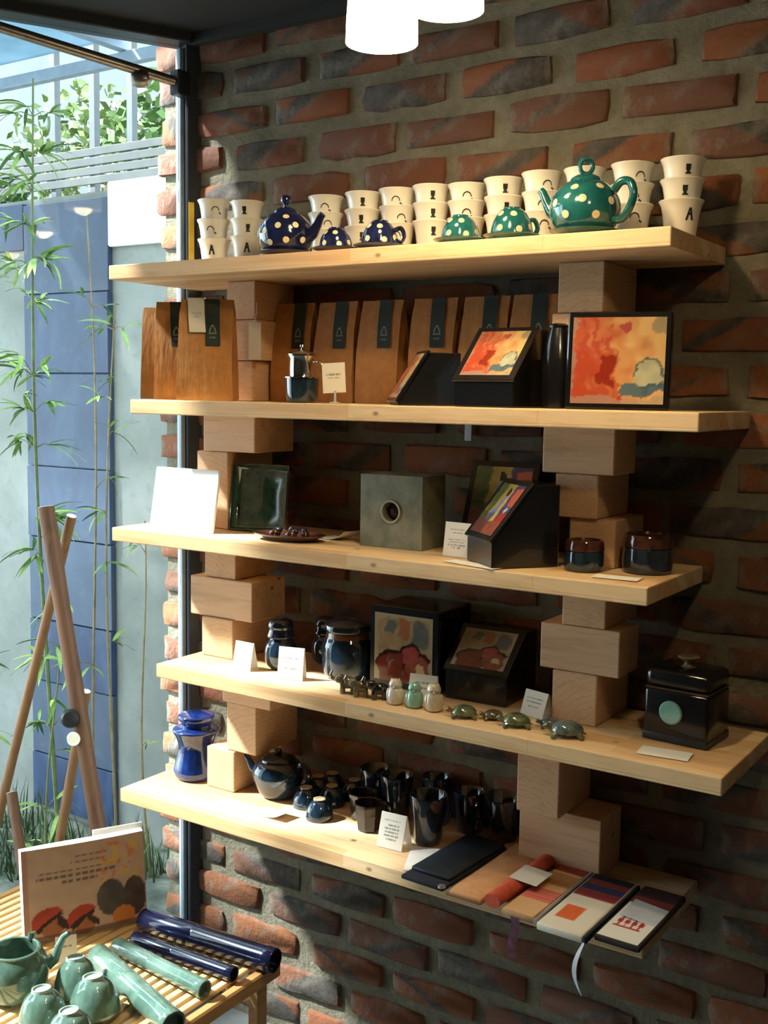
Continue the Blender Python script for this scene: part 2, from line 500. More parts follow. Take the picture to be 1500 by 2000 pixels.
# blue painted strip: stacked panels of slightly different blue, bolted on the wall
def mk_blue():
    k = NT('faded_blue_paint')
    v = k.coord('Object', (1, 1, .5)); oi = k.add('ShaderNodeObjectInfo')
    n = k.noise(v, 5.5, 6, .65, .6)
    c = k.ramp(n, [(.34, (.006, .014, .055)), (.5, (.014, .036, .105)), (.72, (.045, .090, .165))])
    c = k.mix(k.math('MULTIPLY', oi.outputs['Random'], .75), c, (.06, .085, .12))
    n2 = k.noise(k.coord(), 14, 5, .7)
    c = k.mix(k.ramp(n2, [(.55, (0,)*3), (.8, (.5,)*3)]), c, (.10, .13, .16))
    k.set(base=c, rough=.6); return k.m
M_BLUE = mk_blue()
bs = thing('painted_hoarding', 'tall strip of faded blue painted boards on the white garden wall', 'hoarding', (0, 0.75, 0))
zc = 2.35
for i, hgt in enumerate((.34, .30, .36, .28, .33, .25, .30, .22)):
    z1 = zc; zc -= hgt
    part('board', MB().box(-1.60+.006*i*0, -1.135, -.022-.004*(i % 2), -.001, zc+.004, z1, .002), M_BLUE, bs, (0, 0, 0), smooth=False)
bt = solo('painted_board', 'wide blue painted board along the top of the garden wall', 'board',
     MB().box(-2.6, -1.605, -.02, -.001, 2.185, 2.36, .002), M_BLUE, (0, .75, 0), smooth=False)
solo('sun_patch_panel', 'white panel standing in for a sun patch at the top of the garden wall', 'board',
     MB().box(-1.130, -.70, -.03, -.001, 2.17, 2.40, .006), plain('sun_patch_white', (.93, .93, .90), .5, vary=.03), (0, .75, 0), smooth=False)  # patch of sunlight on the wall put in as a white panel
# fence on top of the wall
M_FENCE = plain('weathered_fence_steel', (.05, .06, .062), .6, .1)
fn = thing('metal_fence', 'grey metal fence with slim posts on top of the garden wall', 'fence', (0, .85, 2.375))
for x in (-2.6, -2.05, -1.55, -1.33, -1.13, -.85, -.3):
    part('post', MB().box(x-.014, x+.014, -.014, .014, 0, .62), M_FENCE, fn, smooth=False)
for z in (.05, .085, .12, .155):
    part('slat', MB().box(-4, .6, -.02, -.014, z, z+.030, .002), plain('fence_slat_grey', (.05, .057, .055), .7, 0, .3, .2, 9), fn, smooth=False)
part('top_rail', MB().box(-4, .6, -.012, .012, .60, .63), M_FENCE, fn, smooth=False)
# neighbour's house with louvres beyond the fence
nh = thing('neighbour_house', 'pale grey house with louvred vents seen beyond the fence', 'building', (0, 3.4, 0))
part('wall', MB().box(-9, -2.2, 0, .3, -.1, 5.6), plain('pale_house_render', (.075, .088, .088), .9, 0, .2, .12, 2), nh, smooth=False)
for i in range(7):
    part('louvre', MB().box(-4.15, -3.55, -.05, .0, 2.75+.13*i, 2.80+.13*i, .004, M=None), plain('louvre_white', (.5, .53, .52), .6) if i == 0 else bpy.data.materials['louvre_white'], nh, smooth=False)

# canopy over the garden passage: steel beams and frosted panes
cn = thing('glass_canopy', 'grey steel canopy with frosted panes over the garden passage, outer panes added for shade', 'canopy', (0, 0, 0))
part('beam', MB().box(-5.6, .4, .585, .62, 2.745, 2.785, .002), M_GREYSTEEL, cn, smooth=False)
part('beam', MB().box(-4, -.35, -.16, -.12, 2.80, 2.84, .002), M_GREYSTEEL, cn, smooth=False)
for x in (-4.32, -3.0, -1.95, -.9):
    part('rafter', MB().box(x-.018, x+.018, -.9, .6, 2.785, 2.82, .002), M_GREYSTEEL, cn, smooth=False)
for (x0, x1, y0, y1) in ((-1.93, -.92, -.06, .58), (-.88, .38, .02, .58), (-2.98, -1.97, -.10, .58), (-1.93, -.92, -.9, -.22), (-2.98, -1.97, -.9, -.2), (-4.3, -3.02, -.9, .58), (-5.6, -4.34, -.9, .58), (-3.4, -2.15, -2.5, -.93), (-4.4, -3.43, -2.5, -.93), (-5.6, -4.43, -2.5, -.93)):  # outermost panes are out of view, added to keep sun off the garden
    part('roof_shade_pane', MB().box(x0, x1, y0, y1, 2.826, 2.834), M_FROST, cn, smooth=False)

# plants
leafm = []
for i, c in enumerate((((.11, .22, .035), (.22, .36, .07)), ((.04, .10, .025), (.09, .18, .04)), ((.18, .30, .06), (.32, .46, .14)))):
    k = NT('bamboo_leaf_%d' % i); n = k.noise(k.coord(), 30, 3)
    k.set(base=k.ramp(n, [(.3, c[0]), (.7, c[1])]), rough=.5, spec=.35); leafm.append(k.m)
def leafmesh(mat, L=.11, w=.012, bend=.02):
    b = MB(); bm = b.bm
    prev = None
    n = 5
    for i in range(n+1):
        t = i/n; ww = w*math.sin(PI*min(1, .08+t*.92))**.7 if t < 1 else 0.0004
        z = -bend*t*t*2
        row = [bm.verts.new((t*L, -ww, z+.002)), bm.verts.new((t*L, 0, z)), bm.verts.new((t*L, ww, z+.002))]
        if prev:
            bm.faces.new((prev[0], prev[1], row[1], row[0])); bm.faces.new((prev[1], prev[2], row[2], row[1]))
        prev = row
    return b.mesh('leaf', mat, True, 80, False)
leafv = [leafmesh(leafm[0], .11, .0085), leafmesh(leafm[1], .10, .0075, .03), leafmesh(leafm[2], .12, .0095, .03), leafmesh(leafm[1], .085, .008, .01)]
M_CULM = plain('bamboo_culm', (.20, .15, .06), .5, 0, .4, .3, 25)
M_CULMG = plain('bamboo_culm_green', (.10, .13, .04), .5, 0, .4, .3, 25)
def bamboo(label, base, top, nodes, seed, r=.006, mat=None, spread=.12, size=1.0, dense=2):
    rr = random.Random(seed)
    t = thing('bamboo_plant', label, 'bamboo', base, 0, 'bamboo growing along the garden wall')
    d = Vector(top)-Vector(base)
    n = 22; cp = []
    ph = rr.uniform(0, 6)
    for i in range(n+1):
        q = i/n
        cp.append(d*q + Vector((math.sin(q*5+ph)-math.sin(ph), math.cos(q*4+ph)-math.cos(ph), 0))*.018)
    part('culm', MB().tube(cp, [r*(1-.6*i/n)*(1.18 if i % 3 == 0 else 1) for i in range(n+1)], 6), mat or M_CULM, t)
    tw = MB(); any_ = False
    for (q0, cnt) in nodes:
        i = int(q0*n); p = cp[i]
        for j in range(cnt):
            a = rr.uniform(0, 2*PI); el = rr.uniform(-.1, .7); ln = rr.uniform(.3, 1)*spread
            e = p + Vector((math.cos(a)*math.cos(el), math.sin(a)*math.cos(el)*.6, math.sin(el)))*ln
            tw.tube([p, (p+e)/2+Vector((0, 0, .01)), e], [.0022, .0016, .001], 4); any_ = True
            for q in range(rr.randint(dense, dense+2)):
                o = link('leaf', leafv[rr.choice((0, 0, 1, 2, 2, 3))], t, p+(e-p)*rr.uniform(.6, 1), (rr.uniform(-.6, .6), rr.uniform(-.8, .55), a+rr.uniform(-1.2, 1.2)))
                o.scale = (size*rr.uniform(.8, 1.25),)*3
    if any_: part('twigs', tw, mat or M_CULM, t, kind='stuff')
    return t
BY = .45
bamboo('tall leafy bamboo with bright tufts crossing the blue strip, nearest the wooden stand', (-1.121, BY, -.06), (-1.16, BY-.02, 2.70),
       [(.99, 3), (.95, 4), (.90, 4), (.86, 3), (.80, 5), (.74, 3), (.68, 5), (.62, 3), (.56, 3), (.48, 4), (.42, 2), (.30, 2), (.22, 3)], 3, .008, M_CULMG, .14, size=.85, dense=5)
bamboo('dry brown bamboo cane with a few withered leaves before the blue strip', (-.99, BY+.05, -.06), (-1.03, BY+.05, 2.25),
       [(.9, 2), (.75, 1), (.6, 1), (.35, 2)], 5, .006, M_CULM, .09, size=.75)
bamboo('thin yellow bamboo cane with sparse green leaves at the edge of the blue strip', (-.93, BY+.1, -.06), (-.90, BY+.1, 1.95),
       [(.98, 3), (.9, 2), (.8, 2), (.66, 2), (.55, 2), (.42, 1)], 8, .006, M_CULM, .08, size=.75)
bamboo('slender bare bamboo shoot with forked twigs against the white plaster', (-.76, BY+.1, -.06), (-.84, BY+.12, 1.20),
       [(.95, 1), (.6, 1), (.4, 1)], 11, .005, M_CULM, .10, size=.5)
bamboo('leafy bamboo on the far side of the wooden stand, leaning over white plaster', (-1.46, BY-.05, -.06), (-1.42, BY-.1, 2.45),
       [(.97, 3), (.9, 3), (.82, 4), (.74, 3), (.62, 3), (.5, 2), (.3, 2), (.2, 2)], 14, .008, M_CULMG, .13, size=.8, dense=3)
bamboo('low young bamboo behind the wooden stand with leaves down its whole stem', (-1.05, BY-.12, -.06), (-1.02, BY-.1, 1.0),
       [(.95, 2), (.8, 2), (.6, 2), (.45, 1), (.25, 3), (.12, 3)], 17, .005, M_CULMG, .10, size=.8)
# grass tufts at the foot of the wall
leaft_g = plain('grass_blade', (.035, .075, .02), .6, 0, .3, .5, 8)
grs = MB(); rr = random.Random(2)
for i in range(520):
    x = rr.uniform(-1.9, -.7); y = rr.uniform(.22, .62); h = rr.uniform(.05, .22); a = rr.uniform(0, 6.28); w = .004
    dx, dy = math.cos(a), math.sin(a); l = rr.uniform(.02, .10)
    p0 = Vector((x, y, -.062))
    v = [grs.bm.verts.new(q) for q in (p0+Vector((-dy*w, dx*w, 0)), p0+Vector((dy*w, -dx*w, 0)), p0+Vector((dx*l*.4+dy*w*.7, dy*l*.4-dx*w*.7, h*.6)), p0+Vector((dx*l*.4-dy*w*.7, dy*l*.4+dx*w*.7, h*.6)), p0+Vector((dx*l, dy*l, h)))]
    grs.bm.faces.new((v[0], v[1], v[2], v[3])); grs.bm.faces.new((v[3], v[2], v[4]))
tag(part('grass', grs, leaft_g), 'uneven green grass along the foot of the garden wall', 'grass', kind='stuff')
# trees beyond the fence
def tree(label, loc, h, cr, n, seed, mat):
    rr = random.Random(seed)
    t = thing('garden_tree', label, 'tree', loc, 0, 'trees beyond the garden fence')
    part('trunk', MB().tube([(0, 0, 0), (.05, 0, h*.5), (0, .03, h)], [.06, .05, .02], 8), plain('tree_bark', (.12, .09, .06), .9) if 'tree_bark' not in bpy.data.materials else bpy.data.materials['tree_bark'], t)
    b = MB()
    for i in range(n):
        u = Vector((rr.gauss(0, 1), rr.gauss(0, 1), rr.gauss(0, 1))).normalized()*cr*rr.uniform(.3, 1)**.6
        p = Vector((u.x, u.y, h+u.z*.9)); a = Vector((rr.gauss(0, 1), rr.gauss(0, 1), rr.gauss(0, .6))).normalized(); bb = a.cross(Vector((rr.gauss(0, 1), rr.gauss(0, 1), rr.gauss(0, 1)))).normalized()
        L, w = rr.uniform(.05, .09), rr.uniform(.015, .03)
        b.bm.faces.new([b.bm.verts.new(q) for q in (p, p+a*L*.5+bb*w, p+a*L, p+a*L*.5-bb*w)])
    o = part('foliage', b, mat, t, smooth=False); o['kind'] = 'stuff'
leaft = [plain('tree_leaf_%d' % i, c, .5, 0, .3, .5, 8) for i, c in enumerate(((.05, .10, .02), (.09, .13, .03), (.025, .06, .015)))]
tree('light green tree with loose crown right behind the fence posts', (-1.9, 2.1, -.06), 2.85, .55, 1700, 4, leaft[0])
tree('pale yellow-green tree beside the louvred house', (-3.3, 2.7, -.06), 3.0, .6, 1500, 5, leaft[1])
tree('dark green tree with dense low crown beyond the fence', (-3.1, 1.6, -.06), 2.5, .40, 1500, 6, leaft[2])

# crossed wooden stand just outside the glass
M_POLE = mk_pine('varnished_pole', (.12, .048, .018), (.07, .026, .010), (1, 1, 1), strip=False, axis='Z', knots=False)
M_POLEL = mk_pine('varnished_pole_light', (.20, .088, .028), (.13, .052, .016), (1, 1, 1), strip=False, axis='Z', knots=False)
M_CUT = plain('sawn_pole_end', (.80, .70, .52), .8)
st = thing('wooden_stand', 'folding stand of crossed round wooden poles outside the glass', 'stand', (-.70, .15, -.06))
def pole(a, b, r, mat, name='pole'):
    a = Vector(a)-Vector((-.70, .15, -.06)); b = Vector(b)-Vector((-.70, .15, -.06))
    d = b-a
    n = 8
    o = part(name, MB().tube([a+d*i/n for i in range(n+1)], [r*(1+.03*math.sin(i*2.1)) for i in range(n+1)], 14), mat, st)
    dn = d.normalized()
    part('cut_end', MB().tube([a-dn*.001, a-dn*.0001], [r*.96, r*.97], 14), M_CUT, o)
pole((-.800, .15, 1.286), (-.505, .15, -.06), .026, M_POLE)
pole((-.763, .22, 1.254), (-1.245, .22, -.06), .016, M_POLEL)
pole((-.692, .205, .70), (-.887, .205, -.06), .016, M_POLEL)
pole((-1.015, .165, .31), (-.85, .10, -.06), .018, M_POLE)
pg = part('peg', MB().lathe([(0, -.012), (.020, -.012), (.020, .012), (0, .012)], 16), M_CUT, st, Vector((-.645, .112, .578))-Vector((-.70, .15, -.06)), (PI/2-.1, 0, math.radians(50)), label='pale sawn end of a round peg')
part('hub', MB().lathe([(0, -.012), (.026, -.012), (.030, 0), (.024, .012), (.010, .016), (0, .016)], 18), plain('dark_iron_hub', (.03, .028, .025), .4, .6), st, Vector((-.657, .112, .640))-Vector((-.70, .15, -.06)), (PI/2-.1, 0, math.radians(50)), label='dark iron hub where the poles cross')
# the steel rail across the top of the glazing
rl = thing('door_rail', 'round steel rail running along the top of the glass', 'rail', (-.025, -.049, 2.416))
e2 = Vector((-.228, -.431, 2.48))-Vector((-.025, -.049, 2.416))
part('rod', MB().tube([(0, 0, 0), e2*.5, e2, e2*2.6], .0125, 14), M_ALU, rl)
part('bracket', MB().box(-.022, .012, -.022, .022, -.03, .03, .004), M_STEEL, rl, smooth=False)
part('roller', MB().lathe([(0, -.02), (.016, -.02), (.022, -.008), (.022, .008), (.016, .02), (0, .02)], 16), M_ALU, rl, e2*.24+Vector((0, 0, -.018)), (PI/2, 0, math.radians(-62)))

# ==================================================================  SHELVES AND PILLARS
ZS = [1.94216, 1.63384, 1.33000, 1.01992, 0.69173]
XL = [0.0, 0.066, 0.001, 0.144, 0.020]; XR = [1.339, 1.400, 1.324, 1.468, 1.343]
D = .3202; TH = .0328
nm = ['topmost', 'second from the top', 'middle', 'second from the bottom', 'lowest']
what = ['carrying cups and polka-dot teapots', 'carrying kraft coffee bags', 'carrying the stone cube and green dish', 'carrying turtles and tea caddy', 'carrying dark mugs and cloth goods']
for i in range(5):
    solo('wall_shelf', 'pale pine board shelf, %s of five, %s' % (nm[i], what[i]), 'shelf',
         MB().box(XL[i], XR[i], -D, -.012, -TH, 0, .0025, 2), M_PINE, (0, 0, ZS[i]), smooth=False, group='pine shelves on the brick wall')
# stacked wood blocks between the boards : x0,x1,z0,z1,yfront,yback,endgrain
G = [(ZS[i]-TH, ZS[i+1]) for i in range(4)]
gap = lambda i, f0, f1: (G[i][1]+(G[i][0]-G[i][1])*f0, G[i][1]+(G[i][0]-G[i][1])*f1)
BL = [('left', 0, .68, 1, .226, .311, -.165, -.02), ('left', 0, .34, .68, .215, .318, -.165, -.03), ('left', 0, 0, .34, .205, .30, -.16, -.02),
      ('left', 1, .68, 1, .170, .328, -.185, -.04), ('left', 1, 0, .68, .145, .242, -.18, -.013),
      ('left', 2, .69, 1, .169, .266, -.18, -.03), ('left', 2, .345, .69, .127, .321, -.185, -.06), ('left', 2, 0, .345, .168, .266, -.19, -.03),
      ('left', 3, .75, 1, .229, .377, -.185, -.08), ('left', 3, .345, .75, .239, .330, -.18, -.02), ('left', 3, 0, .345, .179, .266, -.185, -.05),
      ('right', 0, .655, 1, 1.073, 1.166, -.18, -.013), ('right', 0, .33, .655, 1.062, 1.161, -.18, -.013), ('right', 0, 0, .33, 1.07, 1.17, -.17, -.013),
      ('right', 1, .66, 1, 1.051, 1.199, -.18, -.07), ('right', 1, .345, .66, 1.078, 1.166, -.175, -.013), ('right', 1, 0, .345, 1.106, 1.200, -.165, -.013),
      ('right', 2, .70, 1, 1.103, 1.193, -.18, -.013), ('right', 2, .37, .70, 1.059, 1.224, -.18, -.08), ('right', 2, 0, .37, 1.087, 1.181, -.18, -.013),
      ('right', 3, .42, 1, 1.014, 1.107, -.175, -.013), ('right', 3, 0, .42, 1.000, 1.180, -.13, -.02)]
gapn = ['at coffee bag level', 'at stone cube level', 'at turtle level', 'at dark mug level']
for (sd, g, f0, f1, x0, x1, yf, yb) in BL:
    z0, z1 = gap(g, f0, f1)
    pos = 'upper' if f1 == 1 else ('bottom' if f0 == 0 else 'middle')
    side = 'by the glass' if sd == 'left' else 'far from glass'
    w = 'wide' if x1-x0 > .12 else 'narrow'
    cx, cy = (x0+x1)/2, (yf+yb)/2
    mb = MB().box(x0-cx, x1-cx, yf-cy, yb-cy, .0006, z1-z0-.0006, .0025, 2)
    solo('wood_block', '%s wood block, %s of pillar %s, %s' % (w, pos, side, gapn[g]), 'block', mb, M_END if w == 'narrow' else M_BLOCK, (cx, cy, z0), smooth=False, group='stacked wood blocks between shelves')
# small steel hanging strips behind the boards
for (x, i, l) in ((.795, 1, .045), (.575, 3, .075), (1.20, 3, .10), (.62, 2, .05)):
    solo('shelf_bracket', ['', 'short grey steel strip under the coffee bag shelf', 'grey steel strip under the stone cube shelf', 'grey steel strip under the turtle shelf'][i] + (' by the pillar away from the glass' if x > 1.1 else ''), 'bracket',
         MB().box(-.009, .009, -.003, .0, -l, 0, .001), plain('zinc_strip', (.45, .47, .47), .5, .6), (x, -.016, ZS[i]-TH), smooth=False)

# ==================================================================  PENDANT LAMPS
def mk_shade():
    k = NT('glowing_lamp_shade')
    k.set(base=(1, .96, .86, 1), rough=.5, ecol=(1, .86, .58, 1), estr=9.0); return k.m
M_SHADE = mk_shade()
M_BULB = NT('lamp_bulb').set(base=(1, 1, 1, 1), ecol=(1, .80, .50, 1), estr=60.0).m
def lamp(label, loc, r, h, power):
    t = thing('pendant_lamp', label, 'lamp', loc, 0, 'white pendant lamps above the shelves')
    sh = [(r, 0), (r*.985, h*.3), (r*.93, h*.7), (r*.86, h), (.012, h+.004), (.012, h+.002), (r*.83, h-.004), (r*.90, h*.7), (r*.955, h*.3), (r*.965, 0), (r, 0)]
    part('lamp_shade', MB().lathe(sh, 32), M_SHADE, t)
    part('bulb', MB().ell((0, 0, h*.62), (.018, .018, .024)), M_BULB, t)
    part('socket', MB().lathe([(0, h*.8), (.012, h*.8), (.014, h+.03), (.006, h+.04), (0, h+.04)], 14), M_STEEL, t)
    part('cord', MB().tube([(0, 0, h+.035), (0, 0, CEIL-loc[2])], .0028, 6), M_STEEL, t)
    ld = bpy.data.lights.new('lamp_light', 'POINT'); ld.energy = power; ld.color = (1, .74, .40); ld.shadow_soft_size = .03
    lo = bpy.data.objects.new('lamp_light', ld); COL.objects.link(lo); lo.parent = t; lo.location = (0, 0, .012)
    return t
LB = (1.131, -.717, 2.208)
lamp('white glowing pendant shade hanging lower of the two, in front of the shelves', (.883, -.513, 2.253), .062, .13, 7.5)
lamp('white glowing pendant shade hanging farther from the brick wall', LB, .054, .11, 11)
lamp('white glowing pendant shade out of view, added to light the shelf fronts', (1.72, -1.02, 2.20), .058, .12, 6)  # unseen lamp, added for warm frontal light towards the right end

# ==================================================================  CERAMIC MATERIALS
M_CUP = plain('cream_ceramic', (.80, .76, .66), .25, 0, .5, .05, 20, .3)
M_CUPMARK = plain('black_glaze_mark', (.02, .018, .015), .3)
M_NAVY = glaze('navy_glaze', (.006, .008, .035), (.012, .018, .075))
M_TEAL = glaze('teal_glaze', (.008, .075, .080), (.015, .125, .125))
M_DOT = plain('cream_dot_glaze', (.72, .60, .36), .3, coat=.3)
M_DARKGL = glaze('dark_brown_blue_glaze', (.010, .012, .016), (.02, .035, .06), 18, .1)
M_BLUEBLK = glaze('deep_blue_black_glaze', (.007, .012, .020), (.016, .040, .068), 22, .1, .35, .7)
M_COBALT = glaze('cobalt_glaze', (.004, .010, .06), (.012, .04, .20), 16, .1)
M_CELADON = glaze('celadon_glaze', (.07, .135, .10), (.14, .23, .175), 20, .1)
M_BLACK = plain('black_lacquer', (.006, .006, .007), .22, 0, .5, .1, 20, .3)
M_CARD = plain('white_card', (.82, .79, .72), .8, vary=.03)
M_BROWNGL = glaze('brown_glaze', (.04, .012, .008), (.09, .03, .02), 20, .12)
M_JADE = glaze('jade_disc', (.20, .42, .34), (.32, .55, .46), 30, .2)
M_GREY = plain('card_print_grey', (.30, .28, .25), .8)

# ---- cups in stacks on the top shelf
cup_prof = [(0, 0), (.0255, 0), (.0275, .003), (.0315, .028), (.0345, .05), (.0375, .064), (.0425, .073), (.0415, .0745), (.0365, .064), (.0325, .05), (.0295, .028), (.025, .006), (0, .005)]
cup_me = MB().lathe(cup_prof, 28).mesh('cup_body', M_CUP, True, 60)
def cr(z):
    for (a, za), (b, zb) in zip(cup_prof[1:6], cup_prof[2:7]):
        if za <= z <= zb: return a+(b-a)*(z-za)/(zb-za)
    return .0425
def onb(a, z, e=.0006):
    r = cr(z)+e; return Vector((r*math.cos(a), r*math.sin(a), z))
def mark_mesh(kind):
    b = MB(); bm = b.bm
    if kind == 'arch':
        n = 12; prev = None
        for i in range(n+1):
            t = PI*i/n
            o = []
            for rr_ in (.0105, .0082):
                o.append(bm.verts.new(onb(math.cos(t)*rr_/.037, .046+math.sin(t)*rr_)))
            if prev: bm.faces.new((prev[0], prev[1], o[1], o[0]))
            prev = o
        for (da, dz) in ((.30, .040), (.38, .038)):
            bm.faces.new([bm.verts.new(onb(da+x, dz+z)) for x, z in ((-.05, 0), (.05, 0), (.05, .004), (-.05, .003))])
    elif kind == 'square':
        for (x0, x1, z0, z1) in ((-.14, .12, .050, .060), (-.10, .08, .045, .0505), (-.16, .16, .0425, .0455)):
            bm.faces.new([bm.verts.new(onb(x, z)) for x, z in ((x0, z0), (x1, z0), (x1, z1), (x0, z1))])
    else:
        for (x0, x1, x2, x3, z0, z1) in ((-.24, -.12, .03, -.06, .036, .058), (.10, .24, .06, -.03, .036, .058), (-.10, .12, .10, -.08, .045, .049)):
            bm.faces.new([bm.verts.new(onb(x, z)) for x, z in ((x0, z0), (x1, z0), (x2, z1), (x3, z1))])
    return b.mesh('mark', M_CUPMARK, True, 60)
marks = {k: mark_mesh(k) for k in ('arch', 'square', 'letter')}
stacks = [(.137, .046, 'arch'), (.240, .040, 'square'), (.471, .0365, 'arch'), (.570, .0365, 'square'), (.660, .0365, 'arch'), (.746, .0365, 'square'),
          (.830, .034, 'arch'), (.915, .036, 'square'), (.999, .038, 'arch'), (1.090, .0375, 'arch'), (1.186, .0375, 'arch'), (1.283, .0375, 'square')]
ordn = ['first', 'second', 'third', 'fourth', 'fifth', 'sixth', 'seventh', 'eighth', 'ninth', 'tenth', 'eleventh', 'twelfth']
mkname = {'arch': 'arch', 'square': 'square', 'letter': 'letter-shaped'}
for si, (x, sp, mk) in enumerate(stacks):
    for lv in range(3):
        m_ = mk
        if mk == 'square' and lv == 0 and si in (0, 1, 11): m_ = 'letter'
        if si == 0 and lv == 0: m_ = 'letter'
        t = thing('ceramic_cup', '%s cup with black %s mark in the %s stack from the steel post' % (['bottom', 'middle', 'topmost'][lv], mkname[m_], ordn[si]), 'cup',
                  (x+rnd.uniform(-.0012, .0012), -.11, ZS[0]+.0005+lv*sp), math.radians(-57)+rnd.uniform(-.12, .25), 'white stacked cups on the top shelf')
        sc = .955+.02*(si/11); t.scale = (sc, sc, 1.0)
        link('cup_body', cup_me, t)
        link('mark', marks[m_], t)

# ---- polka dots helper on a lathe body
def rad_at(prof, z):
    for (a, za), (b, zb) in zip(prof, prof[1:]):
        if min(za, zb) <= z <= max(za, zb) and abs(zb-za) > 1e-7:
            return a+(b-a)*(z-za)/(zb-za)
    return prof[-1][0]
def dots(prof, spots, rd, parent, mat=None):
    for (a, z) in spots:
        b = MB(); bm = b.bm
        def P_(da, dz): 
            r = rad_at(prof, z+dz)+.0007
            return Vector((r*math.cos(a+da), r*math.sin(a+da), z+dz))
        r0 = max(.01, rad_at(prof, z))
        dr = abs(rad_at(prof, z+.003)-rad_at(prof, z-.003))/.006
        kz = 1/math.sqrt(1+dr*dr)
        c = bm.verts.new(P_(0, 0)); n = 12
        ring = [bm.verts.new(P_(rd*.55*math.cos(2*PI*i/n)/r0, rd*.55*kz*math.sin(2*PI*i/n))) for i in range(n)]
        ring2 = [bm.verts.new(P_(rd*math.cos(2*PI*i/n)/r0, rd*kz*math.sin(2*PI*i/n))) for i in range(n)]
        for i in range(n):
            j = (i+1) % n
            bm.faces.new((c, ring[i], ring[j])); bm.faces.new((ring[i], ring2[i], ring2[j], ring[j]))
        part('dot', b, mat or M_DOT, parent)
def smoothprof(pts, n=26):
    # catmull-rom through (r, z)
    out = []
    for i in range(len(pts)-1):
        p0 = pts[max(i-1, 0)]; p1 = pts[i]; p2 = pts[i+1]; p3 = pts[min(i+2, len(pts)-1)]
        m = max(2, n//(len(pts)-1))
        for q in range(m):
            t = q/m
            out.append(tuple(max(0, .5*((2*b)+(-a+c)*t+(2*a-5*b+4*c-d)*t*t+(-a+3*b-3*c+d)*t**3)) for a, b, c, d in zip(p0, p1, p2, p3)))
    out.append(pts[-1]); return out
facecam = math.radians(-57)      # direction of the viewer's side, for printed fronts

def saucer(parent, r, mat):
    part('saucer', MB().lathe([(0, 0), (r*.55, 0), (r*.6, .003), (r*.95, .010), (r, .0125), (r*.97, .0135), (r*.6, .006), (0, .005)], 32), mat, parent)
def polkapot(name, label, loc, mat, R, spout_dir, handle_dir, loop_knob, spots):
    t = thing('teapot', label, 'teapot', loc)
    saucer(t, R*.98, mat)
    z0 = .0065
    body = smoothprof([(R*.62, z0), (R*.86, z0+R*.22), (R, z0+R*.62), (R*.93, z0+R*1.02), (R*.66, z0+R*1.34), (R*.45, z0+R*1.46)])
    bo = part('body', MB().lathe([(0, z0)]+body+[(R*.40, z0+R*1.46), (0, z0+R*1.4)], 40), mat, t)
    zl = z0+R*1.46
    lid = smoothprof([(R*.46, zl-.001), (R*.40, zl+.006), (R*.22, zl+.012), (R*.06, zl+.0145)], 12)
    lo = part('lid', MB().lathe(lid+[(0, zl+.015)], 28), mat, t)
    if loop_knob:
        pts = [(R*.19*math.cos(q)*1.0, 0, zl+.026+R*.20*math.sin(q)) for q in [PI*(-.55+2.1*i/16*.98) for i in range(17)]]
        part('knob', MB().tube(pts, .0042, 8, M=Rz(math.radians(40))), mat, lo)
    else:
        part('knob', MB().lathe(smoothprof([(.005, zl+.012), (.005, zl+.017), (.0115, zl+.026), (.009, zl+.036), (0, zl+.039)], 16), 18), mat, lo)
    s = MB(); a = spout_dir
    prof = [(R*.80, z0+R*.55, .016), (R*1.10, z0+R*.72, .0125), (R*1.28, z0+R*1.0, .0095), (R*1.42, z0+R*1.28, .0078), (R*1.50, z0+R*1.36, .0075)]
    s.tube([(r*math.cos(a), r*math.sin(a), z) for r, z, q in prof], [q for r, z, q in prof], 14)
    part('spout', s, mat, t)
    a = handle_dir
    hp = [(R*.90, z0+R*1.12), (R*1.12, z0+R*1.34), (R*1.40, z0+R*1.30), (R*1.52, z0+R*.98), (R*1.40, z0+R*.60), (R*1.18, z0+R*.34), (R*.92, z0+R*.34)]
    hp = smoothprof(hp, 30)
    ho = part('handle', MB().tube([(r*math.cos(a), r*math.sin(a), z) for r, z in hp], .0075, 10), mat, t)
    dots([(0, z0)]+body, spots, R*.115, bo)
    return t
R1 = .062
polkapot('navy', 'navy blue teapot with cream polka dots on the top shelf', (.462, -.243, ZS[0]+.0005), M_NAVY, .060, math.radians(8), math.radians(160), False,
         [(facecam+x, .0065+.060*z) for x, z in ((-.75, .75), (-.2, .92), (.45, .95), (.1, .42), (-.55, .35), (.75, .45), (.1, 1.25), (1.2, .8), (-1.3, .7), (2.2, .8), (3.0, .6), (-2.2, .9))])
polkapot('teal', 'teal green teapot with cream polka dots and loop knob on the top shelf', (1.150, -.243, ZS[0]+.0005), M_TEAL, .064, math.radians(172), math.radians(-8), True,
         [(facecam+x, .0065+.064*z) for x, z in ((-.75, .45), (.15, .42), (-.25, .85), (.62, .82), (-.55, 1.2), (.35, 1.23), (-1.15, .8), (1.15, .5), (1.9, .9), (2.8, .6), (-2.0, .7), (-2.7, 1.0))])
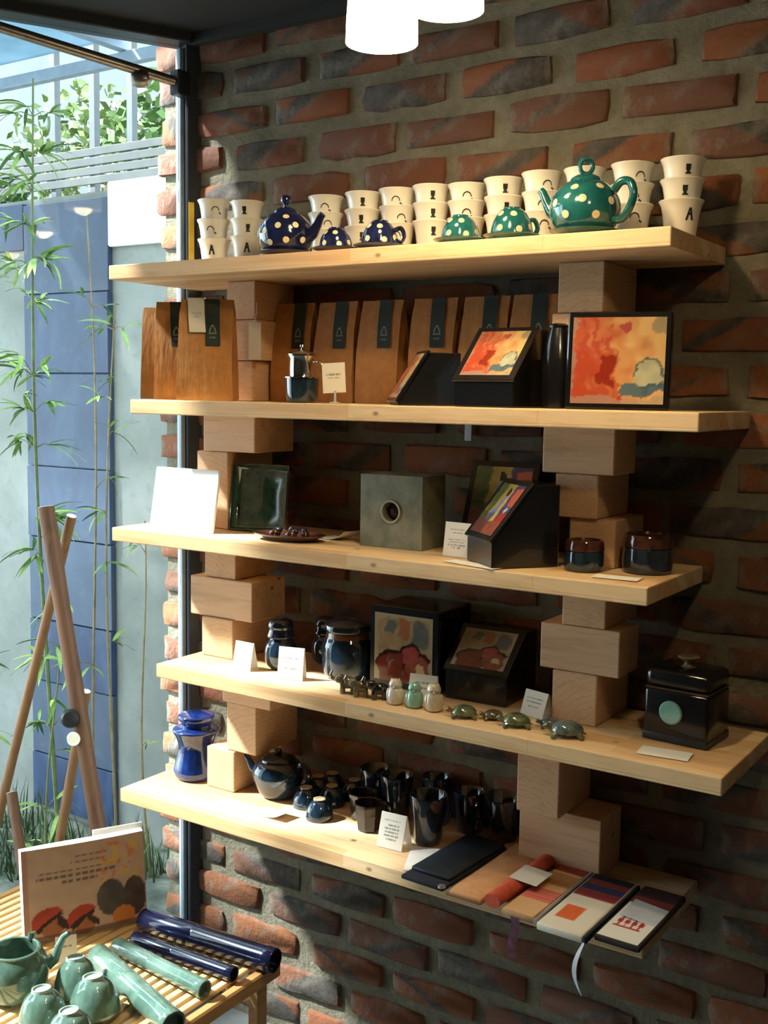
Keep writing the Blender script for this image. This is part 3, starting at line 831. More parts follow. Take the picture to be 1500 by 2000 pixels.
def updome(label, loc, mat, r, h, hdir, cat='cup'):
    t = thing('upturned_cup', label, cat, loc, 0, 'polka-dot cups upturned on saucers')
    saucer(t, r*1.42, mat)
    z0 = .0065
    pr = smoothprof([(r, z0), (r*.99, z0+h*.25), (r*.88, z0+h*.58), (r*.62, z0+h*.86), (r*.42, z0+h*.96)])
    bo = part('cup_body', MB().lathe(pr+[(r*.42, z0+h), (r*.36, z0+h), (r*.34, z0+h*.97), (0, z0+h*.97)], 32), mat, t)
    hp = smoothprof([(r*.96, z0+h*.25), (r*1.25, z0+h*.2), (r*1.45, z0+h*.42), (r*1.25, z0+h*.68), (r*.85, z0+h*.62)], 20)
    part('handle', MB().tube([(q*math.cos(hdir), q*math.sin(hdir), z) for q, z in hp], .0048, 8), mat, t)
    dots(pr, [(facecam+x, z0+h*z) for x, z in ((-.7, .3), (.0, .75), (.25, .25), (.95, .35), (-.9, .78), (1.3, .78), (2.3, .4), (-2.2, .4))], r*.16, bo)
updome('small navy polka-dot cup upturned on its saucer beside the navy teapot', (.596, -.245, ZS[0]+.0005), M_NAVY, .035, .048, math.radians(100))
updome('larger navy polka-dot cup upturned on its saucer, handle towards the teal cups', (.706, -.245, ZS[0]+.0005), M_NAVY, .038, .055, math.radians(5))
updome('small teal polka-dot cup upturned on its saucer next to the navy cups', (.893, -.245, ZS[0]+.0005), M_TEAL, .037, .052, math.radians(80))
updome('larger teal polka-dot cup upturned on its saucer beside the teal teapot', (1.004, -.245, ZS[0]+.0005), M_TEAL, .040, .058, math.radians(60))

# ==================================================================  SHELF 2 : coffee bags etc.
def mk_kraft():
    k = NT('kraft_paper'); v = k.coord()
    n = k.noise(v, 60, 5, .6); n2 = k.noise(k.coord('Object', (14, 14, 3)), 3, 4, .6)
    k.set(base=k.ramp(n, [(.3, (.36, .155, .040)), (.7, (.46, .21, .060))]), rough=.65, spec=.3); k.bump(n2, .5, .006); return k.m
M_KRAFT = mk_kraft()
M_LABEL = plain('dark_green_label', (.010, .022, .016), .5)
M_EMB = plain('pale_label_emblem', (.42, .46, .36), .6)
def coffee_bag(label, loc, rz, w=.118, d=.066, h=.222, seed=0, tagp=False, lab=True, labx=.01, lablen=.105, labw=.034):
    rr = random.Random(seed)
    t = thing('coffee_bag', label, 'bag', loc, rz, 'kraft coffee bags on the second shelf')
    lev = [(0, 1.0, .96), (.02, 1.02, 1.0), (.25, 1.0, 1.0), (.5, .99, .88), (.72, .97, .62), (.86, .965, .34), (.96, .96, .10), (1.0, .96, .06)]
    b = MB(); bm = b.bm; rings = []
    def halfd(f):
        for (a, _, p), (c, _, q) in zip(lev, lev[1:]):
            if a <= f <= c: return d/2*(p+(q-p)*(f-a)/(c-a))
        return d/2*.06
    for (f, sw, sd) in lev:
        hw, hd = w/2*sw, d/2*sd
        pin = min(.012, .02*f) * (1 if f < .95 else .2)
        ring = []
        for (x, y) in ((-1, -1), (-.5, -1.04), (0, -1.06), (.5, -1.04), (1, -1), (1, -.0), (1, 1), (.5, 1.04), (0, 1.06), (-.5, 1.04), (-1, 1), (-1, 0)):
            px = x*hw
            if y == 0 or y == -.0: px = x*(hw-pin)
            ring.append(bm.verts.new((px+rr.uniform(-.0012, .0012), y*hd+rr.uniform(-.001, .001), f*h+(rr.uniform(-.001, .001) if f > 0 else 0))))
        rings.append(ring)
    for A, B in zip(rings, rings[1:]):
        for i in range(12):
            j = (i+1) % 12
            bm.faces.new((A[i], A[j], B[j], B[i]))
    bm.faces.new(rings[0][::-1]); bm.faces.new(rings[-1])
    bag = part('bag_body', b, M_KRAFT, t, angle=55)
    fy = lambda z: -halfd(z/h)*1.06-.0022
    if lab:
        z1 = h+.001; z0 = h-lablen
        def surf(u, v):
            z = z0+(z1-z0)*v
            return Vector((labx+(u-.5)*labw+(1-v)*.008, fy(min(z, h)), z))
        def fn(u, v):
            base = (.010, .024, .017)
            uu, vv = (u-.5)*labw, v*lablen
            # bell-shaped emblem with base line and two text dashes
            if .030 < vv < .046 and abs(uu) < .0085*(1-(vv-.030)/.016)**.5 and abs(uu) > .0085*(1-(vv-.030)/.016)**.5-.0022: return (.30, .34, .27)
            if .0265 < vv < .0285 and abs(uu) < .0095: return (.30, .34, .27)
            if .017 < vv < .021 and abs(uu) < .008 and int((uu+.02)*900) % 3: return (.20, .24, .19)
            return base
        lo = printgrid('label_strip', labw, lablen, 24, 60, fn, t, surf=surf)
        lo['label'] = 'dark green label strip with pale bell emblem'
    if tagp:
        def surf(u, v):
            z = h-.075+.078*v
            return Vector((-.026+(u-.5)*.038+(1-v)*.010, fy(min(z, h))-.0035, z))
        def fnt(u, v):
            if abs(v-.55) < .02 and .2 < u < .8 and int(u*40) % 4: return (.45, .42, .36)
            if abs(v-.45) < .02 and .3 < u < .7 and int(u*40) % 3: return (.45, .42, .36)
            return (.72, .68, .56)
        printgrid('price_tag', .038, .078, 20, 30, fnt, t, surf=surf)['label'] = 'cream price tag folded over the bag top'
    return t
Z2 = ZS[1]+.0006
coffee_bag('kraft coffee bag at the shelf end by the glass, tucked behind two others', (.043, -.176, Z2), math.radians(33), .115, .05, .220, 1, lab=False)
bpy.context.view_layer.update()
coffee_bag('kraft coffee bag with green label between the bag with cream tag and the end bag', (.118, -.205, Z2), math.radians(33), .118, .055, .228, 2, labx=-.012, labw=.026)
coffee_bag('kraft coffee bag with cream price tag on its top, foremost at the glass end', (.236, -.242, Z2), math.radians(28), .128, .062, .228, 3, tagp=True, labx=.012)
row = [(.370, .02, 'behind the metal coffee filter', .026), (.492, -.0, 'second of the back row', .022), (.612, .0, 'third of the back row, behind small card', .022), (.748, .02, 'fourth of the back row, behind black box', .02),
       (.872, .0, 'fifth of the back row, behind red tile', .022), (.985, .0, 'last of the back row, beside wood pillar', .02)]
for i, (x, a, l, lx) in enumerate(row):
    coffee_bag('upright kraft coffee bag with dark label, %s' % l, (x, -.085, Z2), a, .110, .055, .226, 10+i, labx=lx-.012)
# metal phin filter on a black cup
t = thing('coffee_filter', 'shiny metal drip coffee filter standing on a dark cup', 'coffee filter', (.514, -.25, Z2))
part('cup', MB().lathe([(0, 0), (.028, 0), (.033, .004), (.0355, .02), (.0365, .052), (.0345, .052), (.032, .006), (0, .006)], 28), M_BLUEBLK, t, label='dark glazed cup')
M_CHROME = plain('polished_steel', (.70, .68, .64), .12, 1.0, .5, .04)
ft = part('filter_cup', MB().lathe([(.040, .0525), (.040, .0545), (.029, .0555), (.0285, .057), (.0285, .094), (.0315, .098), (.032, .100), (.028, .1005), (0, .1005)], 32), M_CHROME, t)
part('lid', MB().lathe([(.0325, .1005), (.033, .103), (.026, .108), (.01, .111), (0, .111)], 28), M_CHROME, t)
part('knob', MB().lathe([(.003, .111), (.003, .116), (.006, .119), (.005, .123), (0, .124)], 12), M_CHROME, t)
part('finger_grip', MB().tube([(.028, 0, .085), (.042, 0, .088), (.046, 0, .080)], .002, 6, M=Rz(.3)), M_CHROME, t)

# cards
def card_fn(seed, lines, base=(.80, .76, .66)):
    rr = random.Random(seed)
    L = []
    for (v, w, th) in lines:
        pat = [rr.random() < .78 for _ in range(40)]
        L.append((v, w, th, pat))
    def fn(u, v):
        for (lv, w, th, pat) in L:
            if abs(v-lv) < th and abs(u-.5) < w and pat[int(u*40) % 40]: return (.30, .28, .24)
        return base
    return fn
def card(label, loc, rz, w, h, tilt, lines, seed=0, group='white price cards on the shelves', legs=True):
    t = thing('price_card', label, 'card', loc, rz, group)
    M_ = Matrix.Rotation(-tilt, 4, 'X')
    part('front_leaf', MB().box(-w/2, w/2, 0, .0008, 0, h, M=M_), M_CARD, t, smooth=False)
    if legs:
        M2 = T(0, h*math.sin(tilt)*2, 0) @ Matrix.Rotation(tilt, 4, 'X')
        part('back_leaf', MB().box(-w/2, w/2, 0, .0008, 0, h*.998, M=M2), M_CARD, t, smooth=False)
    printgrid('printing', w*.98, h*.98, 40, 40, card_fn(seed, lines), t, M=M_ @ T(0, -.0006, h*.01))
    return t
def flatpaper(label, loc, rz, w, d, curl=0.0, mat=None):
    b = MB(); bm = b.bm; n = 8; top = []; bot = []
    for i in range(n+1):
        q = i/n; z = .0012+curl*max(0, (q-.4)/.6)**2
        top.append((bm.verts.new((-w/2+w*q, -d/2, z+.0006)), bm.verts.new((-w/2+w*q, d/2, z+.0006))))
        bot.append((bm.verts.new((-w/2+w*q, -d/2, z)), bm.verts.new((-w/2+w*q, d/2, z))))
    for i in range(n):
        bm.faces.new((top[i][0], top[i+1][0], top[i+1][1], top[i][1])); bm.faces.new((bot[i][0], bot[i][1], bot[i+1][1], bot[i+1][0]))
        for k in (0, 1): bm.faces.new((top[i][k], bot[i][k], bot[i+1][k], top[i+1][k]))
    for i in (0, n): bm.faces.new((top[i][0], top[i][1], bot[i][1], bot[i][0]))
    return solo('paper_slip', label, 'paper', b, mat or M_CARD, loc, (0, 0, rz))
# card in a small clip stand on shelf 2
t = thing('price_card', 'cream card held up on a small clip stand beside the coffee filter', 'card', (.615, -.268, Z2), math.radians(18), 'white price cards on the shelves')
part('clip_stand', MB().lathe([(0, 0), (.012, 0), (.012, .002), (.003, .004), (.002, .02), (.003, .026), (0, .027)], 14), plain('clear_plastic', (.45, .45, .42), .15), t)
part('front_leaf', MB().box(-.025, .025, -.0005, .0005, .022, .084, M=Matrix.Rotation(-.06, 4, 'Y')), M_CARD, t, smooth=False)
printgrid('printing', .048, .060, 30, 30, card_fn(5, [(.62, .36, .025), (.5, .3, .02)], (.78, .72, .58)), t, M=Matrix.Rotation(-.06, 4, 'Y') @ T(0, -.0009, .023))
# a loose tag on the pillar
t = thing('price_card', 'plain white tag hanging on the wood pillar by the front coffee bag', 'card', (.322, -.178, ZS[1]+.095), math.radians(10))
part('tag_leaf', MB().box(-.016, .016, -.001, 0, 0, .085), M_CARD, t, smooth=False)
part('string', MB().tube([(0, -.0005, .085), (.004, .001, .110), (.002, .004, .13)], .0008, 5), M_CARD, t)

# ---- printed tiles
def art_red(u, v):
    u0, v0 = u, v
    u += (nz(u0*5, v0*5, 31)-.5)*.16+(nz(u0*14, v0*14, 33)-.5)*.07; v += (nz(u0*5, v0*5, 37)-.5)*.16+(nz(u0*14, v0*14, 39)-.5)*.07
    n = nz(u*7, v*7, 1); n2 = nz(u*18, v*5, 2)
    c = mixc(L3(186, 96, 62), L3(214, 176, 118), (u-.15)*1.3+(n-.5)*.9)
    if u < .5 and v < .62: c = mixc(c, L3(172, 62, 44), .72*(1 if n2 > .35 else .5))
    if .30 < u < .47 and .22 < v < .56: c = mixc(c, L3(128, 28, 18), .8)
    if u < .45 and v > .62: c = mixc(c, L3(172, 74, 60), .9 if n2 > .55 else .25)
    if u > .52 and .12 < v < .24: c = L3(88, 108, 118)
    if u > .74 and .18 < v < .28: c = mixc(c, L3(60, 85, 105), .7)
    d = math.hypot((u-.84)/.15, (v-.36)/.20)
    if d < 1 and v > .2: c = mixc(L3(198, 196, 170), L3(120, 130, 100), n*.7)
    if .85 < d < 1.0 and v > .3: c = L3(90, 105, 105)
    if math.hypot(u-.58, v-.86) < .065: c = L3(170, 80, 75)
    if math.hypot(u-.52, v-.06) < .045: c = L3(190, 45, 35)
    if v < .07 or u < .03: c = mixc(c, L3(150, 150, 140), .55)
    if v > .80 and u > .86: c = mixc(c, L3(110, 120, 110), .6)
    return mixc(c, (0, 0, 0), max(0, .25-n)*.8)
def art_figure(u, v):
    u0, v0 = u, v
    u += (nz(u0*6, v0*6, 51)-.5)*.10; v += (nz(u0*6, v0*6, 57)-.5)*.10
    n = nz(u*8, v*8, 5)
    c = mixc(L3(120, 120, 45), L3(214, 170, 90), (u-.05)*1.6+(n-.5)*.5)
    if u < .28: c = mixc(L3(70, 90, 50), L3(110, 110, 60), n)
    if u > .64: c = mixc(L3(96, 82, 110), L3(70, 60, 85), n)
    if u > .74 and .58 < v < .93: c = L3(196, 96, 78)
    if u > .74 and .16 < v < .44: c = L3(158, 50, 48)
    if math.hypot((u-.84)/.07, (v-.5)/.05) < 1: c = L3(190, 195, 205)
    if math.hypot((u-.50)/.055, (v-.84)/.07) < 1: c = L3(30, 25, 25)
    if abs(u-(.50-.22*(.78-v))) < .055+.06*(.78-v) and .26 < v < .78: c = mixc(L3(70, 100, 165), L3(130, 150, 200), n)
    if v < .26: c = mixc(L3(176, 88, 66), L3(96, 60, 56), n)
    if u < .5 and v < .4: c = mixc(c, L3(60, 50, 48), .6)
    return c
def art_bowls(u, v):
    u0, v0 = u, v
    u += (nz(u0*6, v0*6, 71)-.5)*.14; v += (nz(u0*6, v0*6, 77)-.5)*.14
    n = nz(u*9, v*9, 9)
    c = mixc(L3(172, 146, 104), L3(140, 112, 80), n)
    if .2 < u < .36 and .70 < v < .9: c = L3(96, 100, 92)
    if .42 < u < .6 and .66 < v < .92: c = L3(160, 96, 66)
    if u > .66 and .55 < v < .92 and u < .9: c = mixc(L3(88, 92, 86), L3(110, 110, 100), n)
    for (cx, cy, r, col) in ((.33, .14, .28, L3(120, 50, 36)), (.80, .18, .24, L3(150, 84, 56)), (.62, .42, .14, L3(180, 80, 70))):
        d = math.hypot(u-cx, (v-cy)*1.0)
        if d < r: c = mixc(col, L3(90, 40, 34), n*.6)
        elif d < r+.05 and v > cy: c = L3(60, 30, 24)
    if .76 < u < .86 and .16 < v < .28: c = L3(205, 165, 120)
    if u < .06 or v > .94 or u > .94: c = L3(166, 148, 118)
    return c
def wedge(label, loc, rz, w, h, dep, z0, yt, art, cat='tile box', tilein=.010, back=None):
    """black lacquer box whose sloping front carries a printed tile; front at local y=-dep/2"""
    t = thing('tile_box', label, cat, loc, rz, 'black lacquer boxes with printed tiles')
    yf = -dep/2
    poly = [(yf, 0), (yf, z0), (yt, h), (dep/2, h), (dep/2, 0)]
    part('box_body', MB().prism(poly, -w/2, w/2, bev=.002), M_BLACK, t, smooth=False)
    sl = Vector((0, yt-yf, h-z0)); L = sl.length; ang = math.atan2(yt-yf, h-z0)
    M_ = T(0, yf, z0) @ Matrix.Rotation(-ang, 4, 'X')
    part('tile_rim', MB().box(-w/2-.003, w/2+.003, -.006, -.0005, -.002, L+.002, .001, M=M_), M_BLACK, t, smooth=False)
    printgrid('printed_tile', w-2*tilein, L-2*tilein, 44, 44, art, t, M=M_ @ T(0, -.0068, tilein), mat=M_TILE)
    return t
wedge('black box with red abstract tile on its sloping lid, amid the coffee bags', (.985, -.228, Z2), math.radians(-2), .128, .148, .15, .048, .022, art_red)
wedge('small black box turned side-on, red tile on its slope, beside the white card', (.812, -.235, Z2), math.radians(-46), .095, .104, .125, .006, .0, art_red, tilein=.006)
# large framed tile leaning on shelf 2
t = thing('framed_tile', 'large square red and orange abstract tile in a black frame', 'framed tile', (1.222, -.240, Z2), math.radians(14))
ML = Matrix.Rotation(math.radians(-5), 4, 'X')
part('frame', MB().box(-.093, .093, -.006, .022, 0, .176, .003, M=ML), M_BLACK, t, smooth=False)
printgrid('printed_tile', .166, .156, 56, 56, art_red, t, M=ML @ T(0, -.0068, .010), mat=M_TILE)
part('easel_back', MB().prism([(.022, .0), (.060, .0), (.024, .12)], -.03, .03), M_BLACK, t, smooth=False)
t = thing('display_easel', 'black rounded stand behind the framed red tile', 'stand', (1.094, -.215, Z2), math.radians(10))
b = MB(); prof = smoothprof([(.030, 0), (.031, .05), (.030, .09), (.024, .125), (.018, .150)], 20)
part('stand_body', b.lathe([(0, 0)]+prof+[(0, .151)], 28), M_BLACK, t)
part('stand_cap', MB().lathe([(.019, .150), (.020, .154), (.012, .158), (0, .158)], 24), M_BLACK, t)

# ==================================================================  SHELF 3
Z3 = ZS[2]+.0006
t = thing('white_plaque', 'blank bright white square plaque leaning at the glass end of the shelf', 'plaque', (.166, -.262, Z3), math.radians(-1))
MW = Matrix.Rotation(math.radians(-10), 4, 'X')
part('plate', MB().box(-.102, .102, 0, .008, 0, .146, .003, 2, M=MW), plain('white_gloss_plaque', (.92, .92, .90), .3, vary=.02), t, smooth=False)
part('back_prop', MB().prism([(.004, .0), (.045, .0), (.02, .09)], -.01, .01), M_CARD, t, smooth=False)
# green square dish on edge
t = thing('square_dish', 'square dark green glazed dish with brown rim, propped upright', 'dish', (.328, -.168, Z3), math.radians(5))
MD = Matrix.Rotation(math.radians(-7), 4, 'X')
b = MB(); bm = b.bm
S_ = .078
def sq(s, y, z0=.079):
    return [bm.verts.new(MD @ Vector((x*s, y, z0+z*s))) for x, z in ((-1, -1), (0, -1.02), (1, -1), (1.02, 0), (1, 1), (0, 1.02), (-1, 1), (-1.02, 0))]
rings = [sq(S_, -.012), sq(S_*.965, -.014), sq(S_*.90, .003), sq(S_*.80, .008), sq(S_*.3, .009)]
for A, B in zip(rings, rings[1:]):
    for i in range(8): bm.faces.new((A[i], A[(i+1) % 8], B[(i+1) % 8], B[i]))
bm.faces.new(rings[-1])
part('dish_well', b, glaze('dark_green_glaze', (.012, .035, .022), (.03, .075, .05), 18, .15), t, angle=50)
b = MB(); bm = b.bm
rings = [sq(S_*1.0, -.0125), sq(S_*1.02, -.010), sq(S_*.97, .014), sq(S_*.4, .016)]
for A, B in zip(rings, rings[1:]):
    for i in range(8): bm.faces.new((A[i], A[(i+1) % 8], B[(i+1) % 8], B[i]))
bm.faces.new(rings[-1])
part('dish_rim', b, M_BROWNGL, t, label='thin brown unglazed rim and back', angle=50)
# brown tray with figures
t = thing('serving_tray', 'long shallow brown glazed tray beside the green dish', 'tray', (.470, -.236, Z3), math.radians(6))
b = MB(); n = 28
prof = [(.55, 0), (.62, .001), (.95, .012), (1.0, .0145), (.97, .0155), (.6, .005), (0, .0045)]
part('tray_body', MB().lathe([(0, 0)]+[(r*.09, z) for r, z in prof], 36, M=Matrix.Diagonal((1, .56, 1, 1))), M_BROWNGL, t)
for i, (dx, dy) in enumerate(((-.03, -.012), (.0, .008), (.018, -.016), (.040, .006))):
    f = thing('ceramic_bead_figure', 'tiny glossy dark figurine lying in the brown tray', 'figurine', (.470+dx, -.236+dy, Z3+.0052), rnd.uniform(0, 3), 'figurines in the brown tray')
    part('figure_body', MB().ell((0, 0, .0095), (.0135, .010, .0095)), M_BROWNGL, f)
    part('figure_head', MB().ell((.010, 0, .017), (.007, .0065, .0065)), M_BLUEBLK, f)
flatpaper('cream paper slip curling behind the brown tray', (.545, -.150, Z3), math.radians(-12), .085, .05, .020)
# stone cube with round hole
t = thing('stone_cube', 'grey-green stone cube with a round hole in its face', 'cube', (.712, -.150, Z3), math.radians(2))
def mk_stone():
    k = NT('grey_green_stone'); v = k.coord()
    n = k.noise(v, 20, 6, .65, .5); n2 = k.noise(v, 90, 4, .7)
    c = k.ramp(n, [(.28, (.10, .10, .06)), (.5, (.19, .19, .125)), (.75, (.27, .27, .19))])
    k.set(base=c, rough=.5, spec=.4); k.bump(n2, .25, .003); return k.m
M_STONE = mk_stone()
w_, h_, d_ = .152, .155, .100
b = MB(); bm = b.bm
N_ = 32; cxz = (0.0, .078); rh = .021
outer = []; inner = []; deep = []
for i in range(N_):
    a = 2*PI*i/N_ + PI/4
    ca, sa = math.cos(a), math.sin(a); mxx = max(abs(ca), abs(sa))
    outer.append(bm.verts.new((ca/mxx*w_/2, -d_/2, h_/2+sa/mxx*h_/2)))
    inner.append(bm.verts.new((cxz[0]+rh*ca, -d_/2, cxz[1]+rh*sa)))
    deep.append(bm.verts.new((cxz[0]+rh*.9*ca, -d_/2+.035, cxz[1]+rh*.9*sa)))
back = [bm.verts.new((v.co.x, d_/2, v.co.z)) for v in outer]
for i in range(N_):
    j = (i+1) % N_
    bm.faces.new((outer[i], outer[j], inner[j], inner[i])); bm.faces.new((inner[i], inner[j], deep[j], deep[i])); bm.faces.new((outer[i], outer[j], back[j], back[i]))
bm.faces.new(deep); bm.faces.new(back)
part('cube_body', b, M_STONE, t, angle=30)
part('inset_ball', MB().ell((0, -d_/2+.022, .078), (.0165, .012, .0165), 16, 10), plain('plum_glaze', (.07, .03, .04), .2, coat=.4), t, label='dark plum ball set in the hole')
part('hole_ring', MB().lathe([(.021, 0), (.0245, .0018), (.0245, .003), (.0205, .003), (.0205, 0)], 28, M=T(0, -d_/2, .078) @ Matrix.Rotation(PI/2, 4, 'X')), plain('pale_stone_ring', (.34, .33, .26), .35), t)
wedge('black box with figure picture tile set back against the brick wall', (.925, -.075, Z3), math.radians(0), .150, .185, .11, .045, -.005, art_figure)
wedge('black box turned sideways with bright figure picture tile, before the dark jars', (1.013, -.224, Z3), math.radians(-38), .120, .158, .14, .050, .015, art_figure)
card('cream price card with printed lines tucked beside the sideways tile box', (.885, -.222, Z3), math.radians(-4), .062, .070, math.radians(8), [(.80, .3, .02), (.70, .25, .018), (.5, .35, .018), (.42, .3, .018), (.34, .33, .018), (.26, .2, .018)], 8)
flatpaper('thin printed leaflet lying under the sideways tile box edge', (.965, -.292, Z3), math.radians(-14), .13, .035)
def squatjar(label, loc, r, h, mat):
    t = thing('lidded_jar', label, 'jar', loc, 0, 'squat dark jars on the middle shelf')
    hb = h*.66
    part('jar_body', MB().lathe(smoothprof([(r*.90, 0), (r*.98, h*.06), (r*1.0, h*.3), (r*.98, hb*.93), (r*.93, hb)], 20)+[(r*.85, hb), (0, hb-.002)], 36), mat, t)
    part('lid', MB().lathe([(r*.99, hb+.0008), (r*1.0, hb+.003), (r*.96, h*.93), (r*.90, h), (r*.84, h), (r*.80, h-.004), (0, h-.004)], 36), M_BROWNGL, t)
squatjar('smaller squat dark jar with brown lid on the middle shelf', (1.158, -.210, Z3), .038, .058, M_BLUEBLK)
squatjar('larger squat dark jar with brown lid by the shelf corner', (1.262, -.155, Z3), .047, .072, M_DARKGL)
flatpaper('white paper slip lying flat between jars and front edge', (1.245, -.262, Z3), math.radians(4), .085, .04)

# ==================================================================  SHELF 4
Z4 = ZS[3]+.0006
card('white price card at the glass end of the turtle shelf', (.342, -.248, Z4), math.radians(-2), .056, .064, math.radians(12), [(.62, .34, .025), (.4, .2, .022)], 21)
card('cream price card standing before the dark lidded jars', (.487, -.252, Z4), math.radians(14), .062, .072, math.radians(9), [(.66, .36, .022), (.55, .22, .022), (.34, .30, .022)], 22)
def balljar(label, loc, r, h, mat):
    t = thing('lidded_jar', label, 'jar', loc, 0, 'dark lidded jars on the turtle shelf')
    part('jar_body', MB().lathe(smoothprof([(r*.62, 0), (r*.9, h*.10), (r, h*.28), (r*.93, h*.46), (r*.70, h*.58), (r*.66, h*.62)], 25)+[(r*.55, h*.62), (0, h*.60)], 32), mat, t)
    part('lid', MB().lathe(smoothprof([(r*.80, h*.62), (r*.86, h*.66), (r*.74, h*.78), (r*.80, h*.86), (r*.60, h*.97), (0, h)], 25), 32), M_DARKGL, t)
balljar('small dark jar with rounded lid right behind the cream card', (.404, -.180, Z4), .038, .118, M_BLUEBLK)
balljar('small dark jar with rounded lid close to the brick wall', (.455, -.075, Z4), .034, .112, M_DARKGL)
t = thing('lidded_jar', 'big round blue-black jar with flat lid and rust-brown neck', 'jar', (.572, -.150, Z4), 0, 'dark lidded jars on the turtle shelf')
r = .058; h = .136
part('jar_body', MB().lathe(smoothprof([(r*.74, 0), (r*.93, h*.08), (r, h*.32), (r*.98, h*.55), (r*.86, h*.68)], 24)+[(0, h*.68)], 40), M_BLUEBLK, t)
part('neck_band', MB().lathe([(r*.865, h*.675), (r*.84, h*.74), (r*.80, h*.78), (0, h*.78)], 40), plain('rust_brown_glaze', (.16, .055, .02), .2, coat=.4), t, label='rust-brown unglazed neck band')
part('lid', MB().lathe(smoothprof([(r*.84, h*.765), (r*.92, h*.80), (r*.92, h*.87), (r*.84, h*.91), (r*.5, h*.97), (0, h)], 20), 40), M_DARKGL, t)
# picture box
t = thing('tile_box', 'tall black box with upright picture tile of bowls behind the owls', 'tile box', (.728, -.088, Z4), math.radians(1), 'black lacquer boxes with printed tiles')
part('box_body', MB().box(-.085, .085, -.07, .072, 0, .176, .003), M_BLACK, t, smooth=False)
part('tile_rim', MB().box(-.086, .086, -.078, -.0705, .0, .178, .002), M_BLACK, t, smooth=False)
printgrid('printed_tile', .146, .148, 50, 50, art_bowls, t, M=T(0, -.0788, .014), mat=M_TILE)
wedge('low black box with dark bowls tile on its sloping lid, behind the turtles', (.905, -.092, Z4), math.radians(2), .142, .140, .15, .062, .015, art_bowls)
# figurines
M_ELE = glaze('olive_grey_glaze', (.10, .09, .055), (.20, .18, .12), 40, .15)
M_ELED = glaze('dark_figurine_glaze', (.015, .012, .012), (.04, .03, .03), 40, .12)
def elephant(label, loc, rz, s, mat):
    t = thing('elephant_figurine', label, 'figurine', loc, rz, 'glazed elephants in a row on the turtle shelf')
    part('body', MB().ell((0, 0, .021*s), (.0175*s, .0115*s, .0125*s), 14, 10), mat, t)
    hd = part('head', MB().ell((-.018*s, 0, .029*s), (.0095*s, .0085*s, .0095*s), 12, 8), mat, t)
    part('trunk', MB().tube([(-.024*s, 0, .029*s), (-.031*s, 0, .030*s), (-.034*s, 0, .037*s), (-.030*s, 0, .045*s)], [.0045*s, .0038*s, .0032*s, .0026*s], 8), mat, hd)
    for sy in (-1, 1):
        part('ear', MB().ell((-.014*s, sy*.0088*s, .030*s), (.0065*s, .002*s, .0075*s), 10, 6), mat, hd)
        for sx in (-1, 1):
            part('leg', MB().tube([(sx*.0105*s, sy*.006*s, 0), (sx*.010*s, sy*.006*s, .018*s)], [.0052*s, .0058*s], 8), mat, t)
    part('tail', MB().tube([(.016*s, 0, .026*s), (.020*s, 0, .020*s), (.0195*s, 0, .012*s)], .0012*s, 5), mat, t)
elephant('small grey elephant figurine, first of three, nearest the big round jar', (.652, -.262, Z4), math.radians(35), 1.08, M_ELE)
elephant('small grey elephant figurine in the middle of three', (.690, -.268, Z4), math.radians(35), 1.0, M_ELE)
elephant('small dark brown elephant figurine next to the white owl', (.733, -.262, Z4), math.radians(35), 1.05, M_ELED)
def owl(label, loc, rz, s, mat):
    t = thing('owl_figurine', label, 'figurine', loc, rz, 'glazed owls in a row on the turtle shelf')
    part('body', MB().lathe(smoothprof([(.010*s, 0), (.0155*s, .004*s), (.0175*s, .016*s), (.0150*s, .029*s), (.0125*s, .034*s), (.0135*s, .041*s), (.009*s, .050*s), (0, .0525*s)], 30), 22), mat, t)
    for sx in (-1, 1):
        part('wing', MB().ell((sx*.0145*s, -.002*s, .019*s), (.004*s, .009*s, .0135*s), 10, 8), mat, t)
        part('ear_tuft', MB().lathe([(.004*s, 0), (.0025*s, .004*s), (0, .008*s)], 8, M=T(sx*.0075*s, 0, .046*s)), mat, t)
        part('eye', MB().ell((sx*.005*s, -.0118*s, .041*s), (.0034*s, .002*s, .0034*s), 10, 6), mat, t)
    part('beak', MB().ell((0, -.0135*s, .037*s), (.0016*s, .003*s, .003*s), 8, 6), mat, t)
M_OWLW = glaze('ivory_glaze', (.62, .58, .48), (.74, .70, .60), 40, .15)
M_OWLC = glaze('cream_glaze', (.52, .46, .34), (.66, .60, .47), 40, .15)
owl('white owl figurine beside the dark elephant', (.779, -.272, Z4), math.radians(20), 1.02, M_OWLW)
owl('pale green owl figurine between two pale owls', (.824, -.270, Z4), math.radians(25), 1.0, M_JADE)
owl('cream owl figurine nearest the turtles', (.869, -.268, Z4), math.radians(30), 1.08, M_OWLC)
card('white price card leaning behind the owls', (.815, -.228, Z4), math.radians(10), .062, .056, math.radians(14), [(.7, .3, .03), (.5, .25, .03)], 25)
